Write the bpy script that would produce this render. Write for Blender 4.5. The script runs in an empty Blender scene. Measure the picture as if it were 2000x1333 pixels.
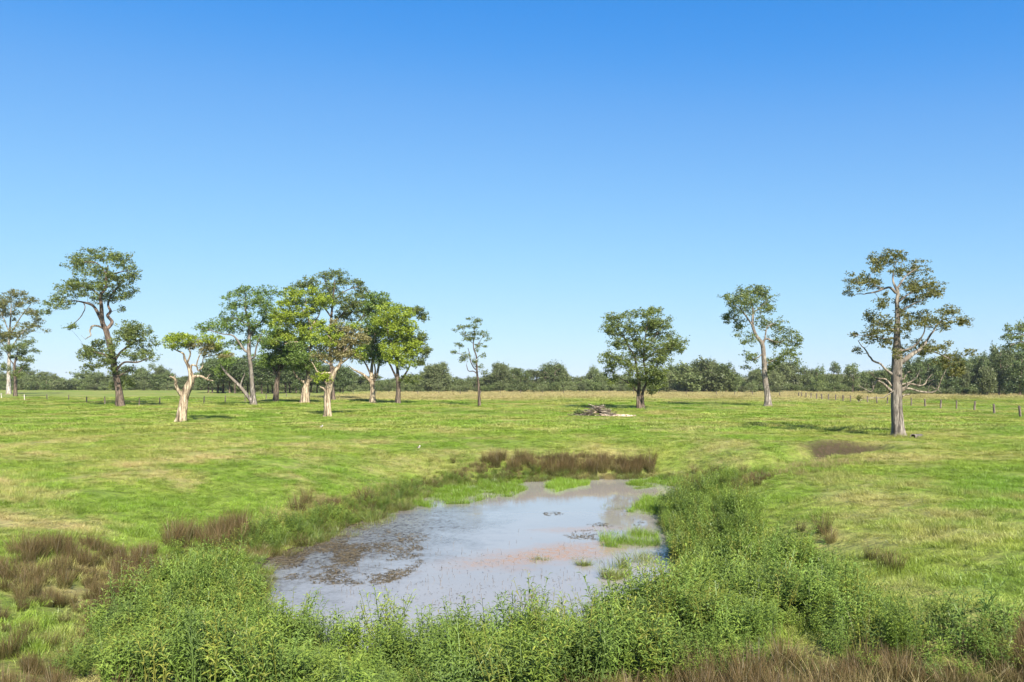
import bpy, math, random
import numpy as np
rng = np.random.default_rng(7)
random.seed(7)
R = math.radians

# ------------------------------------------------------------------ camera, sky, sun, exposure
SC = bpy.context.scene
F, HZ, CH = 1570.0, 745.0, 4.0            # focal length in photo pixels, eye-level row, eye height (m)
cam_data = bpy.data.cameras.new('camera')
cam = bpy.data.objects.new('camera', cam_data)
SC.collection.objects.link(cam)
cam.location = (0, 0, CH)
cam.rotation_euler = (R(90), 0, 0)
cam_data.sensor_width = 36.0
cam_data.lens = 36.0 * F / 2000.0
cam_data.shift_y = (HZ - 666.5) / 2000.0
cam_data.clip_start = 0.1
cam_data.clip_end = 12000
SC.camera = cam
SC.render.resolution_x, SC.render.resolution_y = 1024, 682

SUN_EL, SUN_AZ = R(38), math.atan2(0.30, -0.95)      # behind the camera, to the right
sv = (math.sin(SUN_AZ) * math.cos(SUN_EL), math.cos(SUN_AZ) * math.cos(SUN_EL), math.sin(SUN_EL))
world = bpy.data.worlds.new('World')
SC.world = world
world.use_nodes = True
wn = world.node_tree.nodes
wl = world.node_tree.links
wn.clear()
sky = wn.new('ShaderNodeTexSky')
sky.sky_type = 'NISHITA'
sky.sun_disc = False
sky.sun_elevation = SUN_EL
sky.sun_rotation = SUN_AZ
sky.altitude = 0
sky.air_density = 1.0
sky.dust_density = 0.25
sky.ozone_density = 3.0
hsv = wn.new('ShaderNodeRGBCurve')                      # the photograph's even, deep-blue rendering of a clear sky
K = 1 / 0.115
cm = hsv.mapping
cm.use_clip = False
cm.extend = 'EXTRAPOLATED'
for ch, pts in enumerate(([(0, 0), (.135, .024), (.21, .080), (.36, .150), (.78, .270), (1.6, .42)],
                          [(0, 0), (.24, .138), (.36, .212), (.57, .302), (.90, .385), (1.8, .56)],
                          [(0, 0), (.42, .370), (.60, .428), (.80, .465), (1.0, .49), (1.8, .62)])):
    cv = cm.curves[ch]
    while len(cv.points) < len(pts): cv.points.new(0.5, 0.5)
    for p_, (x_, y_) in zip(cv.points, pts): p_.location = (x_ * K, y_ * K * 0.87)
cm.clip_max_x = cm.clip_max_y = 20
cm.update()
bg = wn.new('ShaderNodeBackground')
bg.inputs['Strength'].default_value = 0.115
wo = wn.new('ShaderNodeOutputWorld')
wl.new(sky.outputs[0], hsv.inputs['Color'])
wl.new(hsv.outputs[0], bg.inputs['Color'])
wl.new(bg.outputs[0], wo.inputs['Surface'])

sun_data = bpy.data.lights.new('sun', 'SUN')
sun_data.energy = 5.0
sun_data.angle = R(0.8)
sun_data.color = (1.0, 0.93, 0.80)
sun = bpy.data.objects.new('sun', sun_data)
SC.collection.objects.link(sun)
from mathutils import Vector
sun.rotation_euler = Vector(sv).to_track_quat('Z', 'Y').to_euler()
sun.location = (30, -40, 40)
SC.view_settings.view_transform = 'Standard'
SC.view_settings.look = 'None'
SC.view_settings.gamma = 1.0
SC.view_settings.use_curve_mapping = False
SC.view_settings.exposure = 1.33

# ------------------------------------------------------------------ small tools
def link(o, parent=None):
    SC.collection.objects.link(o)
    if parent is not None:
        o.parent = parent
    return o

def tag(o, label=None, cat=None, group=None, kind=None):
    if label: o['label'] = label
    if cat: o['category'] = cat
    if group: o['group'] = group
    if kind: o['kind'] = kind
    return o

def empty(name, loc):
    o = bpy.data.objects.new(name, None)
    o.location = loc
    o.empty_display_size = 0.3
    return link(o)

def unit(a):
    return a / (np.linalg.norm(a, axis=-1, keepdims=True) + 1e-12)

class MB:
    """collects vertices, polygons and a per-vertex tint, then builds one mesh"""
    def __init__(self):
        self.v, self.l, self.t, self.tint, self.m, self.n = [], [], [], [], [], 0
    def add(self, v, faces, tint=0.5, mat=0):
        v = np.asarray(v, float).reshape(-1, 3)
        faces = np.asarray(faces, int)
        self.v.append(v)
        self.l.append((faces + self.n).ravel())
        self.t.append(np.full(len(faces), faces.shape[1]))
        self.m.append(np.full(len(faces), mat))
        self.tint.append(np.broadcast_to(np.asarray(tint, float), (len(v),)).copy())
        self.n += len(v)
    def mesh(self, name, mats, smooth=True):
        me = bpy.data.meshes.new(name)
        v = np.concatenate(self.v); lo = np.concatenate(self.l); t = np.concatenate(self.t)
        me.vertices.add(len(v)); me.vertices.foreach_set('co', v.ravel().astype(np.float32))
        me.loops.add(len(lo)); me.loops.foreach_set('vertex_index', lo.astype(np.int32))
        me.polygons.add(len(t))
        st = np.concatenate(([0], np.cumsum(t)[:-1]))
        me.polygons.foreach_set('loop_start', st.astype(np.int32))
        me.polygons.foreach_set('loop_total', t.astype(np.int32))
        me.polygons.foreach_set('material_index', np.concatenate(self.m).astype(np.int32))
        me.polygons.foreach_set('use_smooth', np.full(len(t), smooth))
        a = me.attributes.new('tint', 'FLOAT', 'POINT')
        a.data.foreach_set('value', np.concatenate(self.tint).astype(np.float32))
        for m in (mats if isinstance(mats, (list, tuple)) else [mats]):
            me.materials.append(m)
        me.update(calc_edges=True)
        me.validate()
        return me
    def obj(self, name, mats, parent=None, smooth=True):
        return link(bpy.data.objects.new(name, self.mesh(name, mats, smooth)), parent)

def smooth_path(p, n=4):
    """Catmull-Rom through the points (any width of array)"""
    p = np.asarray(p, float)
    if len(p) < 3:
        k = np.linspace(0, 1, n + 1)[:, None]
        return p[0] * (1 - k) + p[1] * k
    q = np.vstack([2 * p[0] - p[1], p, 2 * p[-1] - p[-2]])
    out = []
    for i in range(1, len(q) - 2):
        for k in range(n):
            t = k / n
            a, b, c, d = q[i - 1], q[i], q[i + 1], q[i + 2]
            out.append(0.5 * (2 * b + (c - a) * t + (2 * a - 5 * b + 4 * c - d) * t * t + (3 * b - a - 3 * c + d) * t ** 3))
    out.append(p[-1])
    return np.array(out)

def tube(mb, p, r, sides=6, tint=0.5, mat=0, ridge=None):
    """tapered tube along the points; ridge(theta, k) scales the radius"""
    p = np.asarray(p, float); r = np.broadcast_to(np.asarray(r, float), (len(p),))
    d = unit(np.gradient(p, axis=0))
    ref = np.array([1.0, 0, 0]) if abs(d[0][0]) < 0.8 else np.array([0, 1.0, 0])
    th = np.arange(sides) * 2 * np.pi / sides
    rings = []
    u = unit(np.cross(d[0], ref))
    for i in range(len(p)):
        u = unit(u - d[i] * np.dot(u, d[i]))
        w = np.cross(d[i], u)
        k = r[i] * (ridge(th, i / (len(p) - 1)) if ridge else 1.0)
        rings.append(p[i] + np.outer(np.cos(th) * k, u) + np.outer(np.sin(th) * k, w))
    v = np.vstack(rings)
    a = np.arange(sides); b = (a + 1) % sides
    f = np.vstack([np.stack([i * sides + a, i * sides + b, (i + 1) * sides + b, (i + 1) * sides + a], 1) for i in range(len(p) - 1)])
    mb.add(v, f, tint, mat)
    last = (len(p) - 1) * sides
    mb.add(np.vstack([v[last:], p[-1] + d[-1] * r[-1] * 0.5]), np.stack([a, b, np.full(sides, sides)], 1), tint, mat)
    mb.add(np.vstack([v[:sides], p[0]]), np.stack([b, a, np.full(sides, sides)], 1), tint, mat)

# ------------------------------------------------------------------ smooth value noise (numpy)
_perm = np.random.default_rng(3).random((256, 256))
def vnoise(x, y):
    xi = np.floor(x).astype(int); yi = np.floor(y).astype(int)
    fx = x - xi; fy = y - yi
    fx = fx * fx * (3 - 2 * fx); fy = fy * fy * (3 - 2 * fy)
    g = lambda a, b: _perm[a % 256, b % 256]
    return (g(xi, yi) * (1 - fx) + g(xi + 1, yi) * fx) * (1 - fy) + (g(xi, yi + 1) * (1 - fx) + g(xi + 1, yi + 1) * fx) * fy - 0.5
def fbm(x, y, o=3):
    s, a = 0, 1.0
    for k in range(o):
        s = s + a * vnoise(x * 2 ** k + 17 * k, y * 2 ** k + 5 * k); a *= 0.5
    return s
def sstep(a, b, x):
    t = np.clip((x - a) / (b - a), 0, 1)
    return t * t * (3 - 2 * t)

# ------------------------------------------------------------------ terrain
WL = -1.8                                                # water level of the pond
def on_plane(pts, z):
    pts = np.asarray(pts, float)
    Y = (CH - z) * F / (pts[:, 1] - HZ)
    return np.stack([(pts[:, 0] - 1000) / F * Y, Y], 1)
POND = on_plane([(490,1160),(515,1100),(560,1075),(640,1045),(700,1020),(770,1000),(808,975),(850,956),(930,947),(1000,943),(1060,939),
                 (1150,936),(1215,935),(1270,934),(1325,941),(1345,962),(1325,992),(1310,1020),(1330,1050),(1340,1090),(1330,1130),
                 (1290,1177),(1200,1213),(1100,1236),(1000,1260),(900,1290),(800,1290),(640,1272),(560,1248),(510,1201)], WL)
POND = smooth_path(np.vstack([POND, POND[:1]]), 3)[:-1]
PC = POND.mean(0)

def seg_dist(x, y, a, b):
    ab = b - a
    t = np.clip(((x - a[0]) * ab[0] + (y - a[1]) * ab[1]) / (ab @ ab), 0, 1)
    return np.hypot(x - a[0] - t * ab[0], y - a[1] - t * ab[1]), t
def pond_dist(x, y):
    """signed distance to the waterline, negative on the water"""
    x = np.asarray(x, float); y = np.asarray(y, float)
    d = np.full(x.shape, 1e9); ins = np.zeros(x.shape, bool)
    for i in range(len(POND)):
        a, b = POND[i], POND[(i + 1) % len(POND)]
        d = np.minimum(d, seg_dist(x, y, a, b)[0])
        c = (a[1] > y) != (b[1] > y)
        with np.errstate(divide='ignore', invalid='ignore'):
            ins ^= c & (x < (b[0] - a[0]) * (y - a[1]) / (b[1] - a[1]) + a[0])
    return np.where(ins, -d, d)
DITCH = np.array([(8.4, 41.5), (11.0, 42.6), (14.5, 44.3), (17.5, 46.2), (20.0, 47.2), (22.0, 47.4)])
HOLE = np.array([20.0, 48.2])
def ditch_dist(x, y):
    d = np.full(np.shape(x), 1e9)
    for a, b in zip(DITCH[:-1], DITCH[1:]):
        d = np.minimum(d, seg_dist(x, y, a, b)[0])
    return d
def height(x, y):
    x = np.asarray(x, float); y = np.asarray(y, float)
    d = pond_dist(x, y)
    ang = np.arctan2(y - PC[1], x - PC[0])
    L = np.interp(ang, [-np.pi, -2.2, -1.57, -0.9, 0, 0.7, 1.57, 2.2, np.pi], [15, 11, 9.5, 9.5, 10, 8, 7.0, 10, 15])
    t = np.clip(d / L, 0, 1)
    rise = 1.8 * (1 - (1 - t) ** 2.1) * (0.75 + 0.25 * sstep(0, 0.5, t))
    z = np.where(d > 0, WL + rise, WL - 0.45 * sstep(0, 3, -d))
    out = sstep(0.3, 3.5, d)
    z = z + out * (0.30 * fbm(x / 14, y / 14) + 0.16 * fbm(x / 3.2 + 40, y / 2.2) * sstep(140, 40, np.hypot(x, y)))
    z = z + out * 0.10 * fbm(x / 0.9, y / 0.7, 2) * sstep(75, 45, np.hypot(x, y))
    dd = ditch_dist(x, y)
    z = z - 0.85 * np.exp(-(dd / 1.9) ** 4) * out * sstep(23.5, 20.5, x)
    hd = np.hypot((x - HOLE[0]) / (1.9 + 0.5 * fbm(x / 1.3, y / 1.3, 2)), (y - HOLE[1]) / 1.35)
    z = z - 0.42 * np.exp(-hd ** 8)
    z = z + 0.22 * np.exp(-((y - 50.0) / .7) ** 2 - ((x - HOLE[0]) / 2.4) ** 2)
    # grassy lip on the near side of the gully
    z = z - 0.34 * np.exp(-(np.hypot((x - 16.5) / 4.0, (y - 41.5) / 3.6)) ** 2) * out
    z = z + 0.14 * np.exp(-((y - (35.4 + 0.75 * (x - 10.8))) / 1.9) ** 2) * sstep(8, 12, x) * sstep(30, 22, x)
    return z
def ground_at(px, py):
    """where the line of sight through a pixel meets the ground"""
    Y = np.concatenate([np.arange(6, 120, 0.05), np.arange(120, 900, 0.5)])
    X = (px - 1000) / F * Y
    Z = CH + (HZ - py) / F * Y
    h = height(X, Y)
    i = np.argmax(Z <= h)
    return float(X[i]), float(Y[i]), float(h[i])
def to_px(x, y, z):
    return 1000 + F * x / y, HZ - F * (z - CH) / y

def axis(fine0, fine1, step, lo, hi, g):
    a = list(np.arange(fine0, fine1 + 1e-6, step)); s = step
    while a[-1] < hi: s *= g; a.append(a[-1] + s)
    s = step
    while a[0] > lo: s *= g; a.insert(0, a[0] - s)
    return np.array(a)
gx = axis(-36, 36, 0.3, -6000, 6000, 1.09)
gy = axis(8, 62, 0.26, -400, 7000, 1.07)
GX, GY = np.meshgrid(gx, gy)
GZ = height(GX, GY)
nx, ny = len(gx), len(gy)
i, j = np.meshgrid(np.arange(nx - 1), np.arange(ny - 1))
q = (j * nx + i).ravel()
ground_mb = MB()
ground_mb.add(np.stack([GX.ravel(), GY.ravel(), GZ.ravel()], 1), np.stack([q, q + 1, q + 1 + nx, q + nx], 1), 0.5)
SHORE = pond_dist(GX, GY).ravel()
hd = np.hypot((GX - HOLE[0]) / 2.0, (GY - HOLE[1]) / 1.5)
SOIL = np.clip(1.2 * np.exp(-(np.hypot((GX - HOLE[0]) / 2.4, (GY - HOLE[1] - .5) / 1.3)) ** 4) + 0.30 * np.exp(-(ditch_dist(GX, GY) / 1.6) ** 4), 0, 1).ravel()

SOIL = np.maximum(SOIL, (0.55 * sstep(13.5, 11.0, GY) * sstep(2, 6, GY)).ravel())       # trampled earth under the dead grass in the foreground

# ------------------------------------------------------------------ materials
def new_mat(name):
    m = bpy.data.materials.new(name)
    m.use_nodes = True
    n = m.node_tree.nodes
    n.clear()
    return m, n, m.node_tree.links
def node(n, kind, **kw):
    x = n.new(kind)
    for k, v in kw.items():
        if k.startswith('i_'):
            key = k[2:]
            key = int(key) if key.isdigit() else key.replace('_', ' ')
            x.inputs[key].default_value = v
        else:
            setattr(x, k, v)
    return x
def c4(c): return (c[0], c[1], c[2], 1.0)
def ramp(n, stops):
    r = n.new('ShaderNodeValToRGB')
    e = r.color_ramp.elements
    while len(e) < len(stops): e.new(0.5)
    for el, (p, c) in zip(e, stops):
        el.position = p
        el.color = c4(c) if not np.isscalar(c) else (c, c, c, 1)
    return r
def mixc(n, l, fac, a, b, mode='MIX'):
    m = n.new('ShaderNodeMix'); m.data_type = 'RGBA'; m.blend_type = mode
    for s, val in ((0, fac), (6, a), (7, b)):
        if hasattr(val, 'is_output'): l.new(val, m.inputs[s])
        else: m.inputs[s].default_value = val if np.isscalar(val) else c4(val)
    return m.outputs[2]
def math_(n, l, op, a, b=0.0, c=None):
    m = n.new('ShaderNodeMath'); m.operation = op
    for s, val in enumerate((a, b) if c is None else (a, b, c)):
        if hasattr(val, 'is_output'): l.new(val, m.inputs[s])
        else: m.inputs[s].default_value = val
    return m.outputs[0]
def leafy(n, l, col, trans=0.35, gloss=0.06, rough=0.45):
    """thin leaf: diffuse + light passing through + a little sheen"""
    d = n.new('ShaderNodeBsdfDiffuse'); t = n.new('ShaderNodeBsdfTranslucent')
    l.new(col, d.inputs[0])
    tc = mixc(n, l, 1.0, col, (1.15, 1.1, 0.55), 'MULTIPLY')
    l.new(tc, t.inputs[0])
    m = n.new('ShaderNodeMixShader'); m.inputs[0].default_value = trans
    l.new(d.outputs[0], m.inputs[1]); l.new(t.outputs[0], m.inputs[2])
    g = n.new('ShaderNodeBsdfGlossy'); g.inputs['Roughness'].default_value = rough
    m2 = n.new('ShaderNodeMixShader'); m2.inputs[0].default_value = gloss
    l.new(m.outputs[0], m2.inputs[1]); l.new(g.outputs[0], m2.inputs[2])
    o = n.new('ShaderNodeOutputMaterial'); l.new(m2.outputs[0], o.inputs[0])

# the colour of the paddock as a function of the place, shared by the ground and its grass
def field_group():
    g = bpy.data.node_groups.new('field_colour', 'ShaderNodeTree')
    g.interface.new_socket('Color', in_out='OUTPUT', socket_type='NodeSocketColor')
    n, l = g.nodes, g.links
    geo = n.new('ShaderNodeNewGeometry')
    flat = node(n, 'ShaderNodeVectorMath', operation='MULTIPLY'); flat.inputs[1].default_value = (1, 1, 0)
    l.new(geo.outputs['Position'], flat.inputs[0])
    P = flat.outputs[0]
    def noise(scale, detail=4, rough=0.55, off=0.0):
        ad = node(n, 'ShaderNodeVectorMath', operation='ADD'); ad.inputs[1].default_value = (off, off * 0.7, 0)
        l.new(P, ad.inputs[0])
        t = n.new('ShaderNodeTexNoise'); t.inputs['Scale'].default_value = scale
        t.inputs['Detail'].default_value = detail; t.inputs['Roughness'].default_value = rough
        l.new(ad.outputs[0], t.inputs['Vector'])
        return t.outputs['Fac']
    big = ramp(n, [(0.36, (0.145, 0.255, 0.022)), (0.50, (0.210, 0.298, 0.036)), (0.62, (0.290, 0.305, 0.068))])
    l.new(noise(0.055, 5, 0.62), big.inputs[0])
    mid = ramp(n, [(0.35, 0.0), (0.70, 1.0)]); l.new(noise(0.45, 5, 0.65, 31), mid.inputs[0])
    c = mixc(n, l, math_(n, l, 'MULTIPLY', mid.outputs[0], 0.75), big.outputs[0], (0.115, 0.180, 0.024))
    straw = ramp(n, [(0.47, 0.0), (0.63, 1.0)]); l.new(noise(0.16, 6, 0.72, 77), straw.inputs[0])
    sep = n.new('ShaderNodeSeparateXYZ'); l.new(P, sep.inputs[0])
    # more dead grass on the grazed slope left of the pond and on the right bank
    left = node(n, 'ShaderNodeMapRange', i_1=-4.0, i_2=-14.0); l.new(sep.outputs[0], left.inputs[0])
    nearf = node(n, 'ShaderNodeMapRange', i_1=70.0, i_2=40.0); l.new(sep.outputs[1], nearf.inputs[0])
    bias = math_(n, l, 'MULTIPLY_ADD', math_(n, l, 'MULTIPLY', left.outputs[0], nearf.outputs[0]), 0.35, 0.60)
    c = mixc(n, l, math_(n, l, 'MULTIPLY', straw.outputs[0], bias), c, (0.40, 0.325, 0.145))
    # tall dry pasture beyond the far fence, fading out to the left
    ysh = math_(n, l, 'MULTIPLY_ADD', noise(0.02, 3, 0.5, 11), 70.0, sep.outputs[1])
    far = node(n, 'ShaderNodeMapRange', i_1=188.0, i_2=225.0); l.new(ysh, far.inputs[0])
    xl = node(n, 'ShaderNodeMapRange', i_1=-60.0, i_2=-38.0); l.new(sep.outputs[0], xl.inputs[0])
    ff = math_(n, l, 'MULTIPLY', far.outputs[0], xl.outputs[0])
    ff = math_(n, l, 'MULTIPLY', ff, math_(n, l, 'MULTIPLY_ADD', noise(0.09, 4, 0.6, 5), 0.9, 0.35))
    ff.node.use_clamp = True
    c = mixc(n, l, ff, c, (0.36, 0.29, 0.14))
    fine = ramp(n, [(0.3, 0.55), (0.7, 1.35)]); l.new(noise(2.6, 3, 0.6, 3), fine.inputs[0])
    c = mixc(n, l, 0.75, c, fine.outputs[0], 'MULTIPLY')
    o = n.new('NodeGroupOutput'); l.new(c, o.inputs[0])
    return g
FIELD = field_group()

m_ground, n, l = new_mat('paddock_ground')
fg = n.new('ShaderNodeGroup'); fg.node_tree = FIELD
sh = node(n, 'ShaderNodeAttribute', attribute_name='shore')
so = node(n, 'ShaderNodeAttribute', attribute_name='soil')
geo = n.new('ShaderNodeNewGeometry')
t = node(n, 'ShaderNodeTexNoise', i_Scale=3.0, i_Detail=6.0, i_Roughness=0.7); l.new(geo.outputs['Position'], t.inputs['Vector'])
soilc = ramp(n, [(0.3, (0.020, 0.015, 0.009)), (0.7, (0.075, 0.056, 0.034))]); l.new(t.outputs[0], soilc.inputs[0])
thatch = mixc(n, l, 0.30, fg.outputs[0], (0.10, 0.095, 0.035))
damp = node(n, 'ShaderNodeMapRange', i_1=0.8, i_2=0.0); l.new(sh.outputs['Fac'], damp.inputs[0])
sf = math_(n, l, 'MAXIMUM', damp.outputs[0], so.outputs['Fac'])
sf = math_(n, l, 'MULTIPLY_ADD', math_(n, l, 'SUBTRACT', t.outputs[0], 0.5), 0.9, sf); sf.node.use_clamp = True
gc = mixc(n, l, sf, thatch, soilc.outputs[0])
bs = node(n, 'ShaderNodeBsdfPrincipled', i_Roughness=0.95); bs.inputs['Specular IOR Level'].default_value = 0.15
l.new(gc, bs.inputs['Base Color'])
t2 = node(n, 'ShaderNodeTexNoise', i_Scale=9.0, i_Detail=5.0, i_Roughness=0.75); l.new(geo.outputs['Position'], t2.inputs['Vector'])
t3 = node(n, 'ShaderNodeTexNoise', i_Scale=0.8, i_Detail=5.0, i_Roughness=0.7); l.new(geo.outputs['Position'], t3.inputs['Vector'])
b1 = node(n, 'ShaderNodeBump', i_Strength=0.7, i_Distance=0.08); l.new(t2.outputs[0], b1.inputs['Height'])
b2 = node(n, 'ShaderNodeBump', i_Strength=0.8, i_Distance=0.45); l.new(t3.outputs[0], b2.inputs['Height']); l.new(b1.outputs[0], b2.inputs['Normal'])
l.new(b2.outputs[0], bs.inputs['Normal'])
o = n.new('ShaderNodeOutputMaterial'); l.new(bs.outputs[0], o.inputs[0])

m_grass, n, l = new_mat('paddock_grass')
fg = n.new('ShaderNodeGroup'); fg.node_tree = FIELD
at_ = node(n, 'ShaderNodeAttribute', attribute_name='tint')
inf = n.new('ShaderNodeObjectInfo')
k = math_(n, l, 'MULTIPLY_ADD', at_.outputs['Fac'], 0.75, 0.72)
k = math_(n, l, 'MULTIPLY', k, math_(n, l, 'MULTIPLY_ADD', inf.outputs['Random'], 0.4, 0.82))
col = mixc(n, l, 1.0, fg.outputs[0], k, 'MULTIPLY')
leafy(n, l, col, 0.32, 0.03)

def two_tone(name, a, b, trans=0.3, gloss=0.05, vary=0.35, hue=None):
    """leaf material: tint picks between two colours, each plant a little lighter or darker"""
    m, n, l = new_mat(name)
    at_ = node(n, 'ShaderNodeAttribute', attribute_name='tint')
    inf = n.new('ShaderNodeObjectInfo')
    col = mixc(n, l, at_.outputs['Fac'], a, b)
    if hue: col = mixc(n, l, math_(n, l, 'MULTIPLY', inf.outputs['Random'], 0.75), col, hue)
    r2 = math_(n, l, 'FRACT', math_(n, l, 'MULTIPLY', inf.outputs['Random'], 7.31))
    col = mixc(n, l, 1.0, col, math_(n, l, 'MULTIPLY_ADD', r2, vary, 1 - vary / 2), 'MULTIPLY')
    leafy(n, l, col, trans, gloss)
    return m
m_weed = two_tone('knotweed_leaf', (0.074, 0.130, 0.018), (0.270, 0.340, 0.056), 0.38, 0.03, 0.5, (0.16, 0.255, 0.058))
m_weed2 = two_tone('fine_weed_leaf', (0.056, 0.105, 0.022), (0.19, 0.255, 0.055), 0.35, 0.04, 0.4, (0.13, 0.20, 0.05))
m_weed3 = two_tone('yellow_weed_leaf', (0.10, 0.13, 0.020), (0.29, 0.33, 0.05), 0.35, 0.03, 0.4, (0.23, 0.22, 0.05))
m_rush, n, l = new_mat('dry_rush')
at_ = node(n, 'ShaderNodeAttribute', attribute_name='tint')
inf = n.new('ShaderNodeObjectInfo')
tcr = n.new('ShaderNodeTexCoord'); sxyz = n.new('ShaderNodeSeparateXYZ'); l.new(tcr.outputs['Object'], sxyz.inputs[0])
col = ramp(n, [(0.0, (0.046, 0.036, 0.015)), (0.55, (0.125, 0.080, 0.037)), (0.85, (0.185, 0.130, 0.060)), (1.0, (0.095, 0.100, 0.028))]); l.new(at_.outputs['Fac'], col.inputs[0])
hz_ = node(n, 'ShaderNodeMapRange', i_1=0.08, i_2=0.5); l.new(sxyz.outputs[2], hz_.inputs[0])
grn = mixc(n, l, inf.outputs['Random'], (0.056, 0.066, 0.018), (0.090, 0.080, 0.027))
cc = mixc(n, l, hz_.outputs[0], grn, col.outputs[0])
r2 = math_(n, l, 'FRACT', math_(n, l, 'MULTIPLY', inf.outputs['Random'], 7.31))
cc = mixc(n, l, 1.0, cc, math_(n, l, 'MULTIPLY_ADD', r2, 0.5, 0.78), 'MULTIPLY')
leafy(n, l, cc, 0.2, 0.02)
m_straw = two_tone('straw', (0.13, 0.12, 0.04), (0.32, 0.25, 0.12), 0.25, 0.02, 0.3)
m_watergrass = two_tone('water_grass', (0.15, 0.19, 0.02), (0.20, 0.37, 0.02), 0.4, 0.04, 0.25)
m_sedgegreen = two_tone('reed_green', (0.12, 0.10, 0.03), (0.19, 0.26, 0.045), 0.35, 0.04, 0.3)
m_debris = two_tone('floating_debris', (0.030, 0.024, 0.015), (0.14, 0.112, 0.066), 0.05, 0.04, 0.2)
m_darkstem = two_tone('dead_stem', (0.035, 0.028, 0.02), (0.13, 0.09, 0.05), 0.05, 0.02, 0.2)

def bark(name, a, b, patch=None, scale=3.0, bump=0.6):
    m, n, l = new_mat(name)
    tc = n.new('ShaderNodeTexCoord')
    mp = node(n, 'ShaderNodeMapping'); mp.inputs['Scale'].default_value = (scale * 2.2, scale * 2.2, scale * 0.45)
    l.new(tc.outputs['Object'], mp.inputs[0])
    t = node(n, 'ShaderNodeTexNoise', i_Scale=1.0, i_Detail=7.0, i_Roughness=0.7); l.new(mp.outputs[0], t.inputs['Vector'])
    cr = ramp(n, [(0.39, a), (0.60, b)]); l.new(t.outputs[0], cr.inputs[0])
    col = cr.outputs[0]
    mp3 = node(n, 'ShaderNodeMapping'); mp3.inputs['Scale'].default_value = (scale * 1.3, scale * 1.3, scale * 0.16)
    l.new(tc.outputs['Object'], mp3.inputs[0])
    t3 = node(n, 'ShaderNodeTexNoise', i_Scale=1.0, i_Detail=5.0, i_Roughness=0.65); l.new(mp3.outputs[0], t3.inputs['Vector'])
    fr = ramp(n, [(0.40, 0.38), (0.52, 1.0), (0.66, 1.25)]); l.new(t3.outputs[0], fr.inputs[0])
    col = mixc(n, l, 1.0, col, fr.outputs[0], 'MULTIPLY')
    if patch:
        t2 = node(n, 'ShaderNodeTexNoise', i_Scale=0.55 * scale / 3, i_Detail=4.0, i_Roughness=0.6); l.new(tc.outputs['Object'], t2.inputs['Vector'])
        pr = ramp(n, [(0.50, 0.0), (0.60, 1.0)]); l.new(t2.outputs[0], pr.inputs[0])
        col = mixc(n, l, pr.outputs[0], col, patch)
    at_ = node(n, 'ShaderNodeAttribute', attribute_name='tint')
    col = mixc(n, l, 1.0, col, math_(n, l, 'MULTIPLY_ADD', at_.outputs['Fac'], 1.0, 0.5), 'MULTIPLY')
    b_ = node(n, 'ShaderNodeBsdfPrincipled', i_Roughness=0.9); b_.inputs['Specular IOR Level'].default_value = 0.2
    l.new(col, b_.inputs['Base Color'])
    bp = node(n, 'ShaderNodeBump', i_Strength=bump, i_Distance=0.08); l.new(t.outputs[0], bp.inputs['Height'])
    l.new(bp.outputs[0], b_.inputs['Normal'])
    o = n.new('ShaderNodeOutputMaterial'); l.new(b_.outputs[0], o.inputs[0])
    return m
b_grey = bark('bark_grey', (0.060, 0.050, 0.042), (0.265, 0.235, 0.198), (0.150, 0.125, 0.102))
b_brown = bark('bark_brown', (0.043, 0.031, 0.022), (0.176, 0.134, 0.104))
b_paper = bark('bark_paper', (0.102, 0.071, 0.043), (0.428, 0.350, 0.250), None, 2.6, 0.9)
b_white = bark('bark_white', (0.173, 0.158, 0.138), (0.443, 0.414, 0.371), (0.22, 0.18, 0.14))
b_dark = bark('bark_dark', (0.050, 0.039, 0.030), (0.153, 0.117, 0.090))
b_dead = bark('dead_wood', (0.076, 0.062, 0.048), (0.308, 0.261, 0.201), None, 4.0, 0.4)
b_pale = bark('stripped_timber', (0.36, 0.25, 0.18), (0.62, 0.50, 0.38), None, 4.0, 0.3)
b_post = bark('fence_timber', (0.07, 0.055, 0.045), (0.20, 0.165, 0.13), None, 6.0, 0.5)
b_postpale = bark('fence_timber_pale', (0.40, 0.37, 0.32), (0.60, 0.56, 0.50), None, 6.0, 0.3)
L_olive = two_tone('leaf_olive', (0.055, 0.085, 0.022), (0.187, 0.224, 0.054), 0.38, 0.02, 0.1)
L_brown = two_tone('leaf_olive_brown', (0.066, 0.076, 0.022), (0.205, 0.200, 0.058), 0.38, 0.02, 0.1)
L_green = two_tone('leaf_green', (0.058, 0.108, 0.024), (0.194, 0.269, 0.054), 0.38, 0.02, 0.1)
L_lime = two_tone('leaf_lime', (0.103, 0.158, 0.017), (0.359, 0.434, 0.045), 0.38, 0.02, 0.1)
L_dull = two_tone('leaf_dull', (0.125, 0.120, 0.045), (0.31, 0.275, 0.125), 0.35, 0.02, 0.1)
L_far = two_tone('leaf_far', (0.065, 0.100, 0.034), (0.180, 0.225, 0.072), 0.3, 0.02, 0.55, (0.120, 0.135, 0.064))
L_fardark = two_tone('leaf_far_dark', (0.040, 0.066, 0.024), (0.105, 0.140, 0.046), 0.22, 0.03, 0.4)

# ------------------------------------------------------------------ ground, water, far hill
ground = ground_mb.obj('ground', m_ground)
a = ground.data.attributes.new('shore', 'FLOAT', 'POINT'); a.data.foreach_set('value', SHORE.astype(np.float32))
a = ground.data.attributes.new('soil', 'FLOAT', 'POINT'); a.data.foreach_set('value', SOIL.astype(np.float32))
tag(ground, 'green grazed paddock with straw-coloured worn patches', kind='structure')

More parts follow.
